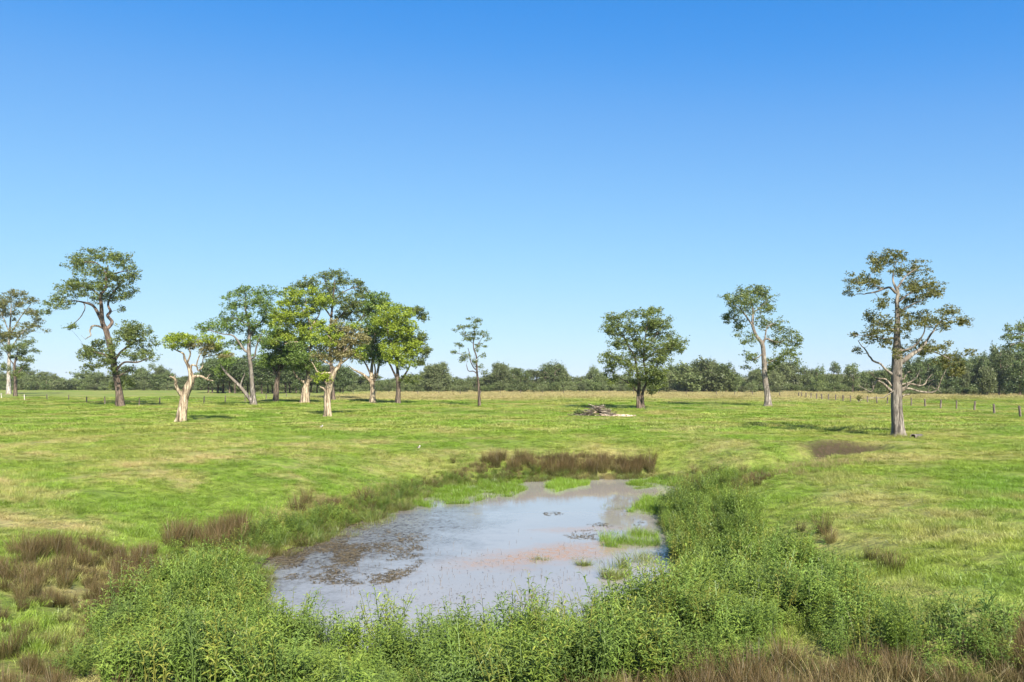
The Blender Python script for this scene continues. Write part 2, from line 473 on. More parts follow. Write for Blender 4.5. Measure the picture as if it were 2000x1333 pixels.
m_water, n, l = new_mat('pond_water')
geo = n.new('ShaderNodeNewGeometry')
def wnoise(scale, detail=4.0, rough=0.6):
    t = node(n, 'ShaderNodeTexNoise', i_Scale=scale, i_Detail=detail, i_Roughness=rough)
    l.new(geo.outputs['Position'], t.inputs['Vector']); return t.outputs[0]
def ellipse(cx, cy, ax, ay, ang, soft, edge):
    mp = node(n, 'ShaderNodeMapping', vector_type='TEXTURE')
    mp.inputs['Location'].default_value = (cx, cy, WL); mp.inputs['Rotation'].default_value = (0, 0, ang)
    mp.inputs['Scale'].default_value = (ax, ay, 1e3)
    l.new(geo.outputs['Position'], mp.inputs[0])
    ln = node(n, 'ShaderNodeVectorMath', operation='LENGTH'); l.new(mp.outputs[0], ln.inputs[0])
    d = math_(n, l, 'MULTIPLY_ADD', math_(n, l, 'SUBTRACT', edge, 0.5), 2.2, ln.outputs['Value'])
    mr = node(n, 'ShaderNodeMapRange', i_1=1.0 + soft, i_2=1.0 - soft); l.new(d, mr.inputs[0])
    return mr.outputs[0]
edge = wnoise(0.9, 6.0, 0.68)
rust = ellipse(1.2, 26.9, 3.3, 1.15, 0.52, 0.55, edge)
rust2 = ellipse(2.9, 31.5, 1.6, 0.6, 0.2, 0.5, edge)
weed = ellipse(-5.6, 29.5, 3.0, 8.5, -0.27, 0.6, edge)  # floating weed, with the left bank's dark reflection and shade painted in
speck = ramp(n, [(0.44, 0.0), (0.60, 1.0)]); l.new(wnoise(5.5, 6.0, 0.75), speck.inputs[0])
murk = mixc(n, l, wnoise(0.22, 5.0, 0.65), (0.205, 0.190, 0.172), (0.305, 0.280, 0.252))
rf = math_(n, l, 'MAXIMUM', rust, math_(n, l, 'MULTIPLY', rust2, 0.6))
rf = math_(n, l, 'MULTIPLY', rf, math_(n, l, 'MULTIPLY_ADD', speck.outputs[0], 0.5, 0.45))
weed_shade = math_(n, l, 'MULTIPLY', weed, math_(n, l, 'MULTIPLY_ADD', speck.outputs[0], 0.55, 0.45))
col = mixc(n, l, rf, murk, (0.30, 0.170, 0.085))
col = mixc(n, l, weed_shade, col, (0.048, 0.038, 0.027))  # dark tone for weed and painted bank reflection together
bs = node(n, 'ShaderNodeBsdfPrincipled', i_IOR=1.5)
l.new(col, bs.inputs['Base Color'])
scum_shade = math_(n, l, 'MAXIMUM', rf, weed_shade)
l.new(math_(n, l, 'MULTIPLY_ADD', scum_shade, 0.40, 0.004), bs.inputs['Roughness'])
l.new(math_(n, l, 'MULTIPLY_ADD', scum_shade, -0.30, 0.5), bs.inputs['Specular IOR Level'])
bp = node(n, 'ShaderNodeBump', i_Strength=0.03, i_Distance=0.02)
mp = node(n, 'ShaderNodeMapping'); mp.inputs['Scale'].default_value = (1.1, 3.2, 1)
l.new(geo.outputs['Position'], mp.inputs[0])
rip = node(n, 'ShaderNodeTexNoise', i_Scale=1.6, i_Detail=3.0, i_Roughness=0.5); l.new(mp.outputs[0], rip.inputs['Vector'])
l.new(rip.outputs[0], bp.inputs['Height']); l.new(bp.outputs[0], bs.inputs['Normal'])
o = n.new('ShaderNodeOutputMaterial'); l.new(bs.outputs[0], o.inputs[0])

outer = PC + (POND - PC) * (1 + 0.9 / np.hypot(*(POND - PC).T))[:, None]
wm = MB()
np_ = len(outer)
wv = np.vstack([np.column_stack([outer, np.full(np_, WL)]), [[PC[0], PC[1], WL]]])
wm.add(wv, [(i, (i + 1) % np_, np_) for i in range(np_)])
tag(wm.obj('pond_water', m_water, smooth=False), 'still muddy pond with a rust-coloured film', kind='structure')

m_hill, n, l = new_mat('far_hill')
tc = n.new('ShaderNodeNewGeometry')
t = node(n, 'ShaderNodeTexNoise', i_Scale=0.012, i_Detail=6.0, i_Roughness=0.7); l.new(tc.outputs['Position'], t.inputs['Vector'])
cr = ramp(n, [(0.42, (0.055, 0.075, 0.04)), (0.52, (0.17, 0.16, 0.08)), (0.62, (0.26, 0.22, 0.12))]); l.new(t.outputs[0], cr.inputs[0])
bs = node(n, 'ShaderNodeBsdfDiffuse'); l.new(cr.outputs[0], bs.inputs[0])
o = n.new('ShaderNodeOutputMaterial'); l.new(bs.outputs[0], o.inputs[0])
hm = MB()
hx = np.linspace(-2600, 2900, 140); hy = np.linspace(1700, 3300, 24)
HX, HY = np.meshgrid(hx, hy)
HH = (5 + 5 * fbm(HX / 420, HY / 900, 4) + 22 * np.exp(-((HX - 1010) / 330) ** 2)) * np.sin(np.pi * np.clip((HY - 1700) / 1600, 0, 1)) - 1.0
i, j = np.meshgrid(np.arange(139), np.arange(23)); q = (j * 140 + i).ravel()
hm.add(np.stack([HX.ravel(), HY.ravel(), HH.ravel()], 1), np.stack([q, q + 1, q + 141, q + 140], 1))
tag(hm.obj('hill', m_hill), 'low pale farmland rise on the skyline', kind='structure')

# ------------------------------------------------------------------ trees
def leaf_faces(mb, c, size, tint, mat=0, asp=0.5, up=0.35, seed=None):
    """one small folded leaf spray at each centre"""
    n_ = len(c)
    d = unit(rng.normal(size=(n_, 3)) * [1, 1, 0.7])
    nrm = unit(rng.normal(size=(n_, 3)) + [0, 0, up * 2])
    s = unit(np.cross(d, nrm))
    L = (size * rng.uniform(0.7, 1.35, n_))[:, None]
    Wd = L * asp
    v = np.stack([c - d * L * 0.5 - s * Wd * 0.45, c - d * L * 0.35 + s * Wd * 0.55, c + d * L * 0.6], 1).reshape(-1, 3)
    f = (np.arange(n_) * 3)[:, None] + [0, 1, 2]
    mb.add(v, f, np.repeat(tint, 3), mat)

BASES = []
def make_tree(name, label, spec, group=None, base_override=None):
    """spec in photo pixels: trunks/limbs [(px, py, halfwidth)], dead limbs, blobs (cx, cy, rx, ry[, mat])"""
    bx_, by_ = spec['trunks'][0][0][:2]
    X0, Y0, Z0 = base_override if base_override else ground_at(bx_, by_)
    s = Y0 / F
    Z0 -= 0.03
    def P(u, v, w):
        if base_override: return np.array([(u - bx_) * s, w * s, (by_ - v) * s])
        k_ = 1 + w / F                                       # a point deeper in the crown lies further out along its line of sight
        return np.array([(u - 1000) * s * k_ - X0, w * s, CH + (HZ - v) * s * k_ - Z0])
    tr = empty(name, (X0, Y0, Z0))
    if not base_override: BASES.append((X0, Y0, spec['trunks'][0][0][2] * s))
    tag(tr, label, 'tree', group)
    wood, crown, dead = MB(), MB(), MB()
    nodes = []
    blobs = spec['blobs']
    us = [b[0] for b in blobs] or [bx_]
    mid, half = (min(us) + max(us)) / 2, max(12, (max(us) - min(us)) / 2 + 10)
    depth = half * spec.get('depth', 0.75)
    blobs = blobs + [(b[0] + rng.normal() * b[2] * .7, b[1] + rng.normal() * b[3] * .7, b[2] * .45, b[3] * .45) + tuple(b[4:]) for b in blobs if b[2] > 9]
    sides0 = spec.get('sides', 10)
    def limb(pts, mb, w0, wend, main=False, twist=0, ntint=0.5):
        k = np.linspace(0, 1, len(pts))
        w = w0 + (wend - w0) * k ** 1.3
        p = np.array([P(a[0], a[1], ww) for a, ww in zip(pts, w)])
        r = np.array([a[2] for a in pts], float) * s
        pr = smooth_path(np.column_stack([p, r]), 5 if main else 4)
        pp, rr = pr[:, :3], np.maximum(pr[:, 3], 0.1 * s)
        if not main:
            jit = fbm(np.arange(len(pp)) * 0.7 + rng.random() * 90, np.full(len(pp), rng.random() * 50), 2)
            pp = pp + np.outer(jit, rng.normal(size=3)) * s * 2.0 * np.linspace(0, 1, len(pp))[:, None]
        ph = rng.random(3) * 6.28
        if main:
            amp0 = spec.get('ridge', 0.10)
            rd = lambda th, kk, amp0=amp0: 1 + (amp := amp0 * (1 + 1.6 * max(0, 1 - kk / .18))) * np.sin(3 * th + ph[0] + twist * kk) + amp * 0.7 * np.sin(5 * th + ph[1] + 1.5 * twist * kk) + 0.05 * np.sin(th * 2 + ph[2] + 9 * kk)
        else:
            rd = lambda th, kk: 1 + 0.08 * np.sin(2 * th + 8 * kk + ph[0])
        tube(mb, pp, rr, sides0 + 2 if main else 6, 0.5 + rng.uniform(-0.08, 0.08), 0, rd)
        return pp, rr
    for ti, t_ in enumerate(spec['trunks']):
        # a short flare where the trunk meets the ground
        t_ = list(t_)
        u0, v0, h0 = t_[0]
        t_ = [(u0, v0 + 2, h0 * 1.5), (u0 + (t_[1][0] - u0) * 0.12, v0 + (t_[1][1] - v0) * 0.12, h0 * 1.08)] + [(a, b, c) for a, b, c in t_[1:]]
        pp, rr = limb(t_, wood, 0 if ti == 0 else rng.uniform(-3, 3), rng.uniform(-0.15, 0.15) * half, True, spec.get('twist', 1.0))
        for a_, b_ in zip(pp[len(pp) // 3:], rr[len(pp) // 3:]): nodes.append((*a_, b_))
    for lm in spec.get('limbs', []):
        st = np.array(P(lm[0][0], lm[0][1], 0))
        dn = [abs(nd[0] - st[0]) + abs(nd[2] - st[2]) for nd in nodes]
        w0 = nodes[int(np.argmin(dn))][1] / s
        ln = math.hypot(lm[-1][0] - lm[0][0], lm[-1][1] - lm[0][1])
        pp, rr = limb(lm, wood, w0, w0 + rng.uniform(-0.55, 0.55) * ln)
        for a_, b_ in zip(pp[2:], rr[2:]): nodes.append((*a_, b_))
    for lm in spec.get('dead', []):
        ln = math.hypot(lm[-1][0] - lm[0][0], lm[-1][1] - lm[0][1])
        pp, rr = limb(lm, dead, 0, rng.uniform(-0.5, 0.3) * ln)
        for _ in range(int(spec.get('dead_twigs', 2))):           # bare twigs
            i_ = rng.integers(len(pp) // 2, len(pp)); q_ = pp[i_]
            d_ = unit(rng.normal(size=3) + [0, 0, 0.4]) * ln * s * rng.uniform(0.12, 0.25)
            tube(dead, smooth_path([q_, q_ + d_ * 0.5 + rng.normal(size=3) * ln * s * 0.03, q_ + d_], 2), np.linspace(rr[i_] * 0.6, 0.25 * s, 5), 4)
    # leaf clusters
    lp = spec.get('leaf', 3.3) * (.92 if base_override else .86)
    rs = spec.get('cluster', 4.6) * (.86 if base_override else .66)
    cl, clm = [], []
    for b in blobs:
        cx, cy, rx, ry = b[:4]
        rx, ry = rx * spec.get('grow', 1.40), ry * spec.get('grow', 1.40)
        mi = b[4] if len(b) > 4 else 0
        rel = np.clip((cx - mid) / half, -1, 1)
        wc = rng.uniform(-1, 1) * math.sqrt(max(0.05, 1 - rel * rel)) * depth * 0.8
        k = max(2, int(spec.get('dens', 1.0) * 0.62 * rx * ry / (rs * rs * 0.62)))
        u = unit(rng.normal(size=(k, 3))) * (rng.random(k) ** 0.5 * rng.choice([1.0, 1.0, 1.18], k))[:, None]
        rw = min((rx + ry) / 2 * 1.15, depth)
        for q_ in u:
            cl.append(P(cx + q_[0] * max(rx - rs * 0.3, 1), cy + q_[1] * max(ry - rs * 0.3, 0.8), wc + q_[2] * rw)); clm.append(mi)
    if cl:
        cl = np.array(cl); clm = np.array(clm)
        nd = np.array(nodes)
        order = np.argsort([np.min(np.linalg.norm(nd[:, :3] - c, axis=1)) for c in cl])
        nl = list(nodes); arr = np.array(nl)
        for oi in order:
            if rng.random() < .45: continue
            c = cl[oi]
            dv = arr[:, :3] - c
            cost = np.linalg.norm(dv, axis=1) + 0.8 * np.maximum(0, dv[:, 2])
            i_ = int(np.argmin(cost)); a0 = arr[i_, :3]; r0 = min(arr[i_, 3] * 0.7, (0.35 + 0.016 * cost[i_] / s) * s)
            r0 = max(r0, 0.22 * s)
            mdl = (a0 + c) / 2 + rng.normal(size=3) * cost[i_] * 0.10 + [0, 0, -0.06 * cost[i_]]
            pth = np.array([a0, mdl, c])
            rad = np.linspace(r0, 0.18 * s, len(pth))
            tube(wood, pth, rad, 3, 0.42)
            arr = np.vstack([arr, np.column_stack([pth[1:], rad[1:]])])
        nleaf = int(spec.get('leaves', 26) * (1.12 if base_override else .62))
        cen = np.repeat(cl, nleaf, 0)
        off = rng.normal(size=(len(cen), 3)) * [rs * 0.90, rs * 0.90, rs * 0.62] * s
        tint = np.clip(np.repeat(rng.uniform(0.1, 0.9, len(cl)), nleaf) * 0.6 + rng.random(len(cen)) * 0.4, 0, 1)
        mm = np.repeat(clm, nleaf)
        for mi in np.unique(clm):
            k = mm == mi
            leaf_faces(crown, (cen + off)[k], lp * s, tint[k], int(mi), spec.get('asp', 0.75))
    wood.obj('trunk', spec['bark'], tr)
    if crown.n: crown.obj('crown', spec['leafmats'], tr, smooth=False)
    if dead.n: dead.obj('dead_branch', spec.get('deadbark', b_dead), tr)
    return tr

T = dict
make_tree('gum_tree', 'tall leaning gum with a crown in two tiers and a bare hooked branch', T(
    trunks=[[(235.5,795,9),(233,767,7),(227,735,6.2),(222,708,6),(217,681,5.6),(211,659,5),(207,645,4.8),(200,629,4.2),(198,597,3.4),(196,578,3),(206,564,2.6),(207,543,2.2),(211,519,1.2)]],
    limbs=[[(201,631,3.6),(192,613,3.2),(181,597,2.6),(163,591,1.8),(140,588,1.1),(112,596,.7)],[(207,644,3.6),(212,640,3.3),(219,629,3),(210,617,2.8),(216,608,2.6),(211,594,2.2),(222,570,1.5),(238,552,.9)],
           [(196,580,2),(178,565,1.5),(155,560,1)],[(207,545,1.8),(225,535,1.3),(250,528,.8)],[(207,535,1.6),(190,515,1.1),(165,512,.8)],[(163,591,1),(166,602,.9),(157,621,.8),(140,634,.5)],
           [(222,708,3),(235,689,2.4),(260,670,1.7),(280,660,.9)],[(229,721,2.6),(243,708,2),(268,708,1.5),(290,700,.8)],[(218,710,2.2),(206,694,1.6),(185,688,1)],[(231,735,1.6),(246,727,1),(254,720,.6)]],
    dead=[[(207,645,2.6),(194,638,2.1),(181,637,1.8),(176,646,1.4),(176.6,656,1.1),(166,663,.6)]],
    blobs=[(195,500,35,12),(154,516,24,15),(236,511,22,13),(257,532,15,12),(222,543,32,11),(181,529,25,11),(141,564,28,14),(114,589,25,12),(90,609,13,5),(173,564,22,14),
           (233,562,28,17),(206,583,22,9),(238,606,8,5),(141,637,10,6),(245,578,14,7),(260,643,28,14),(276,664,23,19),(292,697,14,11),(243,659,18,14),(310,671,9,4),(262,694,20,9),
           (187,686,28,15),(168,694,15,11),(176,716,13,9),(200,670,14,8),(203,705,15,11),(249,724,15,9),(219,690,9,24),(240,750,20,9),(222,720,9,12)],
    bark=b_brown, leafmats=[L_olive], leaf=3.4, depth=.7))
make_tree('gum_tree', 'large old pale-barked gum beside the concrete pipe', T(
    trunks=[[(1754.5,853.5,13.33),(1753.5,838,11.35),(1751,800,9.63),(1750.5,777,9.12),(1751,731,8.94),(1752,697,8.60),(1751.5,670,6.36),(1751.5,654,5.59),(1753,617,4.64),(1751.5,590,3.78),(1753,571,2.92),(1744,550,1.72),(1745,528,1.03)]],
    limbs=[[(1750,573,2.6),(1738,562,2.2),(1725,565,2),(1701,573,1.3),(1673,574,.7)],[(1725,566,1.4),(1713,560,1.2),(1698,544,.8)],[(1753,563,2.2),(1768,541,1.6),(1790,525,.9)],[(1752,592,2.4),(1775,575,1.6),(1805,562,.9)],
           [(1754,611,2.4),(1780,596,1.6),(1800,588,.8)],[(1760,708,5.5),(1784,691,4.4),(1800,680,3.6),(1811,667,2.4),(1827,640,1.5),(1850,622,.9),(1872,622,.4)],[(1758,686,2.6),(1784,678,2),(1804,652,1.3),(1806,625,.8)],
           [(1752,650,2.2),(1728,636,1.5),(1708,628,.9)],[(1751,660,2),(1728,662,1.3),(1700,656,.9),(1668,655,.5)],[(1745,733,2.8),(1730,722,2.3),(1719,711,2),(1704,704,1.7),(1691,685,1.3),(1676,667,.7)],[(1800,682,1.6),(1830,690,1.2),(1852,700,.9)]],
    dead=[[(1757,762,3.4),(1768,757,2.6),(1777,750,2),(1802,753,1.5),(1820,731,.7)],[(1760,764,3),(1774,759,2.2),(1796,765,1.7),(1827,765,1.4),(1838,742,1.1),(1848,722,.6)],[(1757,742,2.2),(1765,740,1.7),(1772,728,1.3),(1782,727,.8)],
          [(1745,766,3.6),(1736,760,2.8),(1728,752,2.2),(1713,744,1.6),(1706,756,1.2),(1700,765,1),(1676,753,.6)],[(1742,755,2.2),(1730,742,1.6),(1712,738,1),(1700,728,.6)],[(1758,778,2),(1767,772,1.4),(1778,770,.8)],[(1757,752,2),(1775,748,1.4),(1790,738,1),(1796,724,.6)]],
    blobs=[(1731,504,26,12),(1753,497,16,8),(1784,528,28,15),(1713,519,16,12),(1673,550,18,15),(1658,571,8,8),(1707,550,15,11),(1805,562,30,14),(1827,571,14,11),(1775,556,18,9),(1778,587,28,11),(1725,593,13,12),(1707,627,19,13),(1731,636,17,15),
           (1701,657,16,13),(1667,654,11,4),(1731,667,11,11),(1802,624,28,15),(1771,642,14,15),(1857,608,20,9),(1882,627,14,9),(1839,633,20,11),(1802,676,25,12),(1827,682,22,8),(1851,670,6,6),(1768,685,9,10),(1752,692,9,8),
           (1851,704,25,14),(1868,724,14,11),(1676,685,9,7),(1676,779,6,5),(1760,608,12,10)],
    bark=b_grey, leafmats=[L_brown], leaf=3.7, cluster=4.4, dens=.92, leaves=24, sides=14, ridge=.09, depth=.7, dead_twigs=4))
make_tree('paperbark_tree', 'small twisted paperbark with spiralling pale trunk and sparse flat crown', T(
    trunks=[[(353.6,824,7.4),(358,798,7.2),(362,773,7),(369,755,6.8),(373,742,5.4),(371,726,3.6),(367,714,2.7),(361,702,2.1),(358,691,1.6),(344,684,1.1),(326,674,.6)]],
    limbs=[[(366,708,1.9),(372,693,1.5),(371,684,1)],[(372,728,3),(374,714,2.2),(384,716,1.7),(387,724,1.6),(395,717,1.4),(397,699,1.1),(408,688,.8)],[(384,716,1.5),(385,709,1.2),(389,696,1),(399,679,.8),(412,668,.5)],[(397,699,.9),(420,694,.7),(440,694,.5)]],
    dead=[[(357,777,4),(353,770,3.6),(344,755,3.1),(342,742,2.7),(331,735,1.6)],[(375,742,4.2),(378,737,3.2),(392,735,2.6),(405,742,2),(416,744,.9)],[(403,741,1.6),(407,736,1),(411,731,.5)]],
    blobs=[(348,663,20,9),(372,665,17,9),(333,660,8,6),(356,655,14,4),(407,662,19,7),(400,672,13,7,1),(416,682,16,10,1),(424,679,9,7),(440,690,11,5),(436,696,12,4,1),(341,676,14,5),(372,677,11,5,1),(399,689,8,6,1)],
    bark=b_paper, leafmats=[L_lime, L_dull], leaf=2.9, cluster=3.6, ridge=.22, twist=9, sides=16, deadbark=b_paper, depth=.6, grow=1.5, dens=1.15))
make_tree('gum_tree', 'dark green gum forking from its base into upright and leaning trunks', T(
    trunks=[[(496.4,792,5.6),(493.4,763,4.4),(490.4,722,4),(486,690,3.8),(486,681,3.4),(486,637,2.2),(479,601,1.3),(480,575,.8)],[(493,787,3.8),(482,772,3.3),(469,756,3),(455,742,2.7),(439,726,1.8),(430,712,1)]],
    limbs=[[(486,660,2.4),(501,637,1.9),(518,621,1.2),(522,590,.8)],[(486,688,2.6),(477,684,2.1),(457,657,1.6),(436,653,1.1),(408,645,.7)],[(488,702,2.2),(497,697,1.8),(501,677,1.4),(511,653,.9)],[(470,756,1.6),(472,745,1.3),(479,728,.8)],[(486,640,1.6),(468,625,1.1),(450,622,.8)]],
    blobs=[(477,570,22,11),(520,574,21,12),(447,580,11,5),(501,590,26,12),(461,597,19,10),(516,603,18,10),(447,625,24,12),(475,621,18,11),(410,641,22,10),(392,639,9,4),(451,643,20,9),(501,651,28,14),(510,666,17,9),(471,673,20,9),(441,672,11,5),(518,627,10,8),(493,631,12,8),(430,722,14,10),(445,706,14,9)],
    bark=b_grey, leafmats=[L_green], depth=.7))
make_tree('gum_tree', 'dense shady gum with dark leaning trunk behind the forked gum', T(
    trunks=[[(539,786,5.6),(541,752,4.6),(544,730,4.2),(548,705,3),(550,680,1.8)]],
    limbs=[[(543,732,2.6),(528,712,1.8),(515,700,1)],[(545,726,2.8),(560,708,2),(575,695,1.1)]],
    blobs=[(558,671,34,13),(542,692,32,12),(548,712,30,10),(568,698,23,13),(522,704,18,10),(530,672,16,10),(546,650,22,12),(585,712,14,8)],
    bark=b_dark, leafmats=[L_green], dens=1.35, grow=1.42, leaves=38))
make_tree('paperbark_tree', 'spreading lime-green paperbark with fluted base and forked pale limbs', T(
    trunks=[[(595,788,7.6),(597,762,5.8),(600,745,4.2),(604,700,2.2),(608,655,1.6),(600,612,1.0),(596,585,.6)]],
    limbs=[[(599,752,3.6),(590,744,2.8),(581,737,2.2),(572,724,1.2)],[(601,748,3.6),(611,738,2.8),(620,728,1.8),(626,712,1)],[(607,662,2),(590,645,1.5),(570,632,1.1),(548,618,.7)],[(606,680,1.8),(580,668,1.4),(556,672,.8)],[(606,640,1.6),(622,618,1.2),(632,592,.8)],[(600,615,1.2),(580,595,.9),(572,580,.6)]],
    blobs=[(574,575,17,8),(603,572,17,8),(630,589,19,9),(610,596,20,11),(567,591,18,9),(543,613,22,11),(577,613,22,11),(548,630,24,11),(584,635,20,9),(615,635,19,9),(560,657,26,9),(601,654,18,9),(536,663,13,8),(591,697,22,12,1),(603,714,20,9,1),(580,678,18,9,1),(612,690,20,12,1),(585,715,16,8,1),(570,700,16,10,1),(615,665,20,10,1)],
    bark=b_paper, leafmats=[L_lime, L_green], ridge=.16, dens=1.35, grow=1.42, leaves=38))
make_tree('gum_tree', 'tallest gum of the clump with open olive-brown top', T(
    trunks=[[(651,782,4.6),(649,757,3.8),(647,720,3.2),(645,660,2.6),(648,610,2.2),(652,570,1.3),(654,545,.7)]],
    limbs=[[(646,640,2),(670,612,1.5),(692,592,1)],[(647,620,1.8),(626,590,1.3),(608,556,.8)],[(650,590,1.5),(672,570,1),(700,560,.6)],[(645,660,2),(685,640,1.4),(712,615,.9)],[(650,585,1.2),(638,560,.9),(634,545,.6)]],
    blobs=[(654,536,19,7),(634,541,12,7),(608,551,15,9),(673,548,13,9),(697,556,10,9),(706,574,13,9),(644,565,20,11),(584,560,17,9),(692,592,29,15),(711,611,17,13),(678,611,17,13),(634,589,22,12),(665,585,15,10)],
    bark=b_brown, leafmats=[L_olive], dens=1.1, grow=1.4, leaves=32))
make_tree('paperbark_tree', 'stout paperbark with flaking cream trunk and brownish crown, foremost of the clump', T(
    trunks=[[(640.4,813.6,7),(640,790,6.4),(640,774,6.2),(643,760,6.6),(646,750,6.2),(653,727,5.4),(662,716,3.8),(668,697,2.4),(674,675,1.4),(676,655,.8)]],
    limbs=[[(655,722,2.6),(645,712,2.1),(634,707,1.8),(622,697,1.4),(622,689,.8)],[(645,756,3.2),(637,748,2.8),(632,742,2)],[(652,730,2),(636,728,1.7),(622,728,1.4),(608,707,.7)],[(664,712,2),(680,700,1.6),(688,690,1),(684,680,.7)],[(668,697,1.8),(655,672,1.3),(640,655,.8)],[(670,690,1.6),(690,668,1.2),(700,655,.7)]],
    dead=[[(638,768,2.6),(632,760,2),(624,755,1)]],
    blobs=[(634,663,26,11),(653,683,30,12,1),(682,663,30,14,1),(704,659,13,13,1),(644,698,26,9,1),(682,692,21,12,1),(634,644,22,8),(663,640,22,9,1),(692,635,15,8),(629,738,14,9),(666,668,20,12,1),(700,690,12,10),(650,655,14,8)],
    bark=b_paper, leafmats=[L_lime, L_dull], ridge=.16, twist=4, deadbark=b_paper, depth=.65, dens=1.2, grow=1.35, leaves=32))
make_tree('paperbark_tree', 'paperbark with many fanned limbs and mid-green crown in the clump', T(
    trunks=[[(727,788,6.2),(728,762,5),(726,745,4.6),(725.6,726,3.2),(728,700,2),(732,660,1.2),(736,610,.7)]],
    limbs=[[(727,750,3.4),(711,733,2.5),(692,723,1.5),(682,716,.8)],[(728,748,3.2),(736,733,2.6),(740,714,2),(748,695,1.2)],[(725,735,2.4),(716,715,1.8),(708,698,1)],[(727,745,2.4),(733,725,1.8),(728,700,1.1)]],
    blobs=[(728,654,22,13),(740,678,25,15),(723,692,22,11),(745,700,17,10),(725,642,20,11),(711,700,14,8),(740,625,20,11),(728,606,16,11),(742,580,15,8),(733,591,14,9),(755,600,12,9),(715,664,14,10)],
    bark=b_paper, leafmats=[L_green], ridge=.14, dens=1.35, grow=1.42, leaves=38))
make_tree('paperbark_tree', 'rounded bright lime-green tree on the open edge of the clump', T(
    trunks=[[(777,789.6,5.2),(778,762,4.4),(777,741,4),(776,721,2.8),(773,702,1.9),(775,660,1.2),(776,620,.7)]],
    limbs=[[(777,745,2.8),(766,721,2),(756,702,1.2)],[(778,748,2.8),(786,740,2.3),(797,721,1.6),(806,700,.9)],[(775,700,1.6),(795,670,1.1),(808,650,.7)],[(774,690,1.5),(760,660,1),(755,635,.6)]],
    blobs=[(764,606,22,11),(783,616,22,11),(754,630,22,13),(788,640,24,13),(769,659,24,13),(797,659,19,13),(793,683,24,13),(764,687,19,13),(807,678,15,13),(788,707,21,11),(819,664,12,11,1),(829,687,11,11,1),(821,709,10,9,1),(812,606,17,7,1),(826,618,9,9,1),(800,741,15,8,1),(775,638,18,12)],
    bark=b_brown, leafmats=[L_lime, L_olive], dens=1.3, grow=1.38, leaves=38))
make_tree('gum_tree', 'slender young gum with sparse tufted leaves, alone on the open paddock', T(
    trunks=[[(936.7,795,3.1),(936,772,2.5),(935,752,2.1),(932,730,1.8),(931,707,1.5),(930,694,1.3),(925.5,682,1.1),(925,667,.8),(928,640,.5)]],
    limbs=[[(932,731,1.2),(925,725.5,1),(915,725,.9),(911,713,.6)],[(932,724,1.2),(925,718,1),(918,703,.9),(918,694,.8),(914,680,.5)],[(926,684,.8),(935,672,.6),(946,655,.4)],[(931,700,.8),(938,694,.5)],[(925,672,.7),(912,660,.5),(903,642,.4)],[(916,700,.6),(900,692,.5),(886,690,.3)]],
    blobs=[(930,626,13,4),(922,637,13,4.5),(901,639,8,4),(888,644,5,3),(907,653,7,4),(930,652,13,4.5),(948,652,7,5.5),(952,663,5,3),(919,662,15,4.5),(895,674,8,5.5),(937,674,6,4),(949,678,5,3),(885,689,8,3.5),(909,697,8,6),(903,703,8,4.5),(934,683,5,3),(943,695,5,4.5),(937,715,6,4.5),(947,727,8,4),(927,707,7,5.5)],
    bark=b_brown, leafmats=[L_olive], leaf=2.7, cluster=3.3, leaves=22, dens=1.05, depth=.9, grow=1.32))
make_tree('fig_tree', 'broad low-branching tree with twin trunks near the brush pile', T(
    trunks=[[(1247.5,799.5,4.8),(1247,772,3.7),(1248,748,3),(1243.6,722,2.3),(1239,695,1.7),(1228,678,1.1),(1216,650,.6)],[(1256,798,3.7),(1254.6,772,3),(1259,757,2.6),(1263,744,2.3),(1257,700,1.7),(1260,660,1),(1266,625,.6)]],
    limbs=[[(1246,767,2),(1232,753,1.5),(1217,742,1),(1202,735,.6)],[(1261,748,1.8),(1280,725,1.3),(1288,700,.8)],[(1258,705,1.5),(1285,685,1.1),(1315,672,.6)],[(1243,720,1.5),(1222,708,1),(1204,700,.6)],[(1258,690,1.2),(1278,660,.9),(1295,636,.5)]],
    blobs=[(1204,623,20,12),(1186,640,9,10),(1200,651,16,10),(1257,614,26,9),(1274,610,14,7),(1296,632,15,10),(1233,643,22,12),(1270,640,20,11),(1208,673,18,10),(1292,654,22,10),(1318,671,18,12),(1329,682,9,8),(1270,676,26,12),(1301,682,20,10),(1202,700,21,12),(1193,722,12,12),(1195,742,10,8),(1226,713,18,12),(1283,704,24,13),(1259,726,20,12),(1283,726,18,12),(1274,744,22,11),(1235,748,13,8),(1274,765,8,5),(1248,691,16,11),(1240,668,16,10)],
    bark=b_brown, leafmats=[L_olive], dens=1.3, leaves=30))
make_tree('gum_tree', 'grey-trunked gum with a heavy crown swept sideways from a tall bare bole', T(
    trunks=[[(1500,794.6,6.6),(1499,772,5.2),(1494,740,4.6),(1492,704,4.2),(1489,673,3.8),(1477,656,3),(1470,634,2.5),(1471,608,1.8),(1468,590,1)]],
    limbs=[[(1470,637,2),(1450,608,1.4),(1435,595,.8)],[(1490,672,2.6),(1496,662,2.2),(1516,669,1.6),(1534,665,1.1),(1552,668,.6)],[(1490,690,1.4),(1479,700,1.1),(1466,702,.7)],[(1494,665,1.6),(1498,640,1.2),(1512,632,.7)],[(1493,712,1.2),(1520,700,.9),(1540,692,.5)],[(1471,612,1.3),(1488,598,.9),(1498,590,.5)]],
    blobs=[(1461,572,24,11),(1480,566,16,8),(1494,577,17,13),(1431,592,17,14),(1418,621,10,11),(1461,595,25,15),(1498,603,15,12),(1444,636,12,13),(1492,632,14,11),(1519,639,14,13),(1539,659,17,13),(1556,669,9,11),(1461,664,12,12),(1465,698,13,10),(1455,717,8,5),(1512,666,14,10),(1539,692,19,12),(1519,706,14,12),(1497,713,8,12),(1556,710,8,7),(1440,612,14,10)],
    bark=b_grey, leafmats=[L_olive]))
